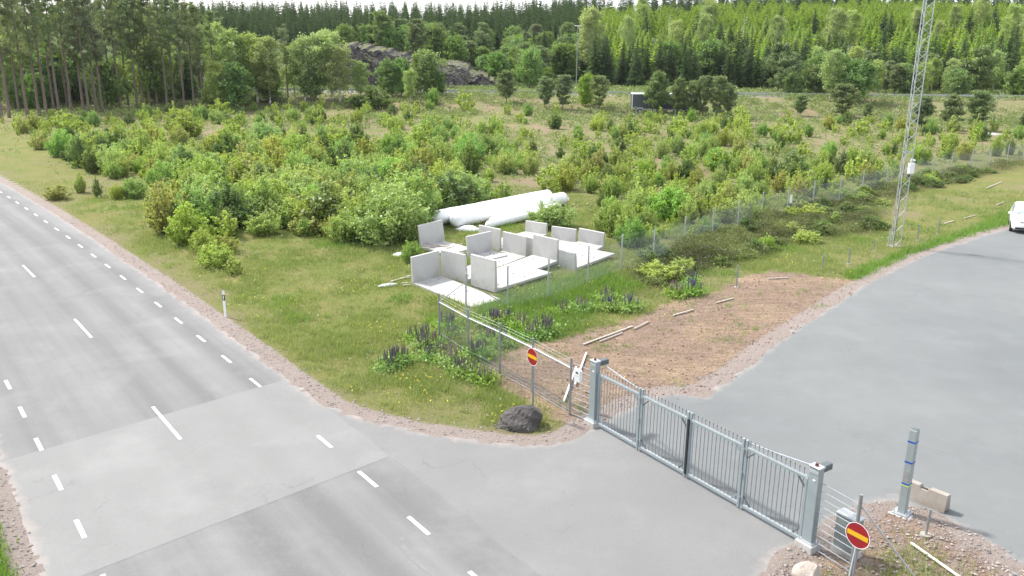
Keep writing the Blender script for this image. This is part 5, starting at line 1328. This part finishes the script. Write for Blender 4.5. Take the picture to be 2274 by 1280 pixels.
wtube(TR_+dT*.3+nT*.7+Vector((0, 0, .45)), TR_+dT*.75+nT*1.3+Vector((0, 0, .35)), .33, 'crumpled short wrapped bundle at the right end of the tubes', 5, .14)
b = MB()
q0 = TL+dT*2.6+Vector((0, 0, 1.145))
MB_ = None
# debris left of the elements and on slabs
def plank(a, b, wd, ht, label, mat='timber', name='plank', group=None, bend=0.0, z=.05):
    a = Vector(a); b = Vector(b); c = (a+b)/2; m_ = MB(); mid = c+Vector((0, 0, bend)); m_.beam(a-c, mid-c, wd, ht); m_.beam(mid-c+(b-a).normalized()*.001, b-c, wd, ht) if bend else None
    if not bend: m_ = MB().beam(a-c, b-c, wd, ht)
    o = m_.build(name, M[mat]); o.location = c+Vector((0, 0, z)); return tag(o, label, name.replace('_', ' '), group)
def pl_px(x0_, y0_, x1_, y1_, wd, ht, label, **k): plank(on_ground(x0_, y0_), on_ground(x1_, y1_), wd, ht, label, **k)
o = wtube(on_ground(840, 640)+Vector((0, 0, .08)), on_ground(882, 634)+Vector((0, 0, .08)), .09, 'bent grey foam tube lying in the grass left of the concrete elements', 7, .3)
o.name = 'foam_tube'; o['category'] = 'foam tube'; o['group'] = 'rubbish left of the concrete elements'
for (a, bq, c, dq), lb in zip([(868, 628, 912, 614), (885, 622, 912, 618), (890, 632, 912, 630), (895, 636, 914, 634)], ['long thin stick poking left from the concrete elements', 'short stick behind the long one beside the concrete elements', 'pale board stub beside the front-left concrete element', 'lowest board stub beside the front-left concrete element']):
    pl_px(a, bq, c, dq, .10, .05, lb)
rngd = random.Random(9)
for i, (x, y) in enumerate([(955, 548), (968, 545), (985, 548), (1000, 551), (1010, 545), (1022, 552), (1035, 556), (995, 543), (945, 552), (1018, 563)]):
    p = V(x, y, .22); a = rngd.uniform(-.5, .9); L = rngd.uniform(.25, .6); dv = Vector((math.cos(a), math.sin(a), 0))*L
    plank(p-dv, p+dv, .1, .05, 'short piece of broken wood littering the rear-left concrete slab', group='broken wood on the rear-left slab', z=.03)
heap('wrap_scrap', on_ground(890, 567), .55, .4, .18, M['wrap'], 'crumpled white plastic scrap in the grass behind the front-left element', 5, 'plastic scrap')
heap('wrap_scrap', on_ground(1040, 510), .9, .6, .3, M['wrap'], 'crumpled white wrap at the left end of the front thin tubes', 6, 'plastic scrap')
# battens on bare earth
for (a, bq, c, dq, w_), lb in zip([(1295, 768, 1405, 727, .07), (1332, 761, 1382, 742, .05), (1408, 733, 1440, 717, .05), (1495, 703, 1540, 690, .06), (1590, 675, 1628, 665, .06), (1705, 621, 1752, 619, .07), (2095, 499, 2118, 492, .08), (2140, 487, 2165, 480, .07), (2212, 457, 2232, 449, .08), (2190, 420, 2225, 405, .08)],
        ['longest pale batten lying on the bare earth', 'thin batten beside the longest pale one', 'short batten right of the longest pale one', 'pale stick on the earth in line with the battens', 'pale stick farther up the bare earth', 'pale stick at the top edge of the bare earth', 'pale stick on the verge right of the lattice mast', 'pale stick in yellowed grass farther right of the mast', 'pale stick in yellowed grass nearest the white car', 'pale plank high on the yellowed bank at the right edge']):
    pl_px(a, bq, c, dq, w_, .05, lb)
plank(V(1302, 787), V(1276, 858), .06, .06, 'white pipe leaning across the ground behind the control box', 'pipewhite', 'pipe', z=.06)
plank(V(1279, 819), V(1252, 895), .06, .06, 'white pipe on the earth behind the last post before the gate', 'pipewhite', 'pipe', z=.06)
plank(V(2022, 1210), V(2150, 1300), .045, .045, 'white pipe lying on the rubble island at the right', 'pipewhite', 'pipe', z=.06)

# ------------------------------------------------------------ car
def car(loc, rz):
    c = empty('parked_car', loc, rz); tag(c, 'white hatchback parked on the yard at the right edge', 'car')
    # local +x = rear, front at x=0
    st = [(0, .52, .62, .50, .28), (.06, .74, .74, .62, .24), (.25, .82, .86, .74, .22), (.7, .865, .97, .88, .2), (1.05, .875, 1.03, .94, .2), (1.25, .88, 1.08, .96, .2), (1.7, .885, 1.40, .97, .2), (2.05, .89, 1.52, .98, .2), (2.6, .89, 1.56, 1.0, .2), (3.2, .885, 1.53, 1.01, .2), (3.7, .87, 1.44, 1.02, .22), (4.0, .85, 1.22, 1.0, .25), (4.15, .80, .98, .9, .3), (4.2, .7, .8, .7, .35)]
    def ring(s):
        x, w_, ht, hb, lo = s; cab = max(0, ht-hb-.1); wr = w_-.03-cab*.42
        hp = [(0, ht+.01), (wr*.6, ht), (wr*.92, ht-.035-cab*.03), (wr, ht-.07-cab*.06), (w_-.02, hb), (w_, hb-.1), (w_+.005, (hb+lo)/2), (w_-.02, lo+.06), (w_*.85, lo)]
        return [(x, a, z) for a, z in hp]+[(x, -a, z) for a, z in hp[:0:-1]]
    b = MB(); rs = [ring(s) for s in st]; m = len(rs[0])
    vs = [v for r in rs for v in r]; fs = [(i*m+j, i*m+(j+1) % m, (i+1)*m+(j+1) % m, (i+1)*m+j) for i in range(len(rs)-1) for j in range(m)]+[tuple(range(m)), tuple((len(rs)-1)*m+j for j in range(m-1, -1, -1))]
    body = b.add(vs, fs).build('body', M['carwhite'], c, smooth=True)
    def patch(i0, i1, js, name, off=.012):
        g = MB(); n = len(js); vs = []
        for i in (i0, i1):
            for j in js:
                v = Vector(rs[i][j]); nx = Vector((-.6 if i1 <= 7 and abs(j) < 99 and name == 'windscreen' else 0, v.y, .6)).normalized(); vs.append(v+nx*off)
        g.add(vs, [(k, k+1, n+k+1, n+k) for k in range(n-1)]); return g.build(name, M['glass'], c, smooth=True)
    W = [m-3, m-2, m-1, 0, 1, 2, 3]; patch(5, 7, [(k) for k in W], 'windscreen', .03)
    for sgn_ in (1, -1):
        g = MB(); 
        for i in range(6, 10):
            A_ = [Vector(rs[k][3 if sgn_ == 1 else m-3]) for k in (i, i+1)]; B_ = [Vector(rs[k][4 if sgn_ == 1 else m-4]) for k in (i, i+1)]
            off = Vector((0, sgn_*.014, .004)); g.add([A_[0]*.9+B_[0]*.1+off, A_[1]*.9+B_[1]*.1+off, B_[1]*.96+A_[1]*.04+off, B_[0]*.96+A_[0]*.04+off], [(0, 1, 2, 3)])
        g.build('side_window', M['glass'], c)
        g = MB(); g.add([(.05, .5*sgn_, .70), (.24, .80*sgn_, .72), (.52, .862*sgn_, .90), (.40, .70*sgn_, .935), (.16, .55*sgn_, .82)], [(0, 1, 2, 3, 4)]).build('headlight', M['lens'], c)
        MB().box((1.35, .98*sgn_, 1.03), (.12, .2, .14)).build('mirror', M['carwhite'], c, bevel=.03)
        for x in (.8, 3.4):
            w_ = MB().bar((x, .70*sgn_, .32), (x, .90*sgn_, .32), .32, 20).build('wheel', M['tyre'], c); MB().bar((x, .9*sgn_, .32), (x, .912*sgn_, .32), .2, 14).build('rim', M['rim'], w_)
    MB().box((.03, 0, .33), (.1, 1.25, .13)).build('lower_grille', M['black'], c, bevel=.02)
    MB().box((.045, 0, .705), (.06, .8, .05)).build('upper_grille', M['black'], c); MB().bar((.01, 0, .71), (.03, 0, .71), .055, 12).build('badge', M['rim'], c)
    MB().box((-.02, 0, .5), (.02, .52, .11)).build('number_plate', M['white'], c)
    MB().box((1.1, 0, 1.06), (.1, 1.2, .02)).build('wiper', M['black'], c)
    return c
cl = V(2239, 512); cr_ = V(2300, 522)
cc = car(Vector((*G(2277, 522), .025)), R(62)); cc.scale = (1.08, 1.08, 1.12)

# ------------------------------------------------------------ haze
hz = MB().box((0, 280, 30), (900, 640, 66)).mesh('haze', []); ho = link('haze', hz); tag(ho, kind='stuff'); ho['label'] = 'thin summer haze over the far hillside'; ho['category'] = 'haze'
m, t = newmat('haze'); pvn = N(t, 'ShaderNodeVolumePrincipled'); pvn.inputs['Density'].default_value = .00007; pvn.inputs['Color'].default_value = (.85, .9, .95, 1); pvn.inputs['Anisotropy'].default_value = .3
o_ = N(t, 'ShaderNodeOutputMaterial'); t.links.new(pvn.outputs[0], o_.inputs['Volume']); hz.materials.append(m)
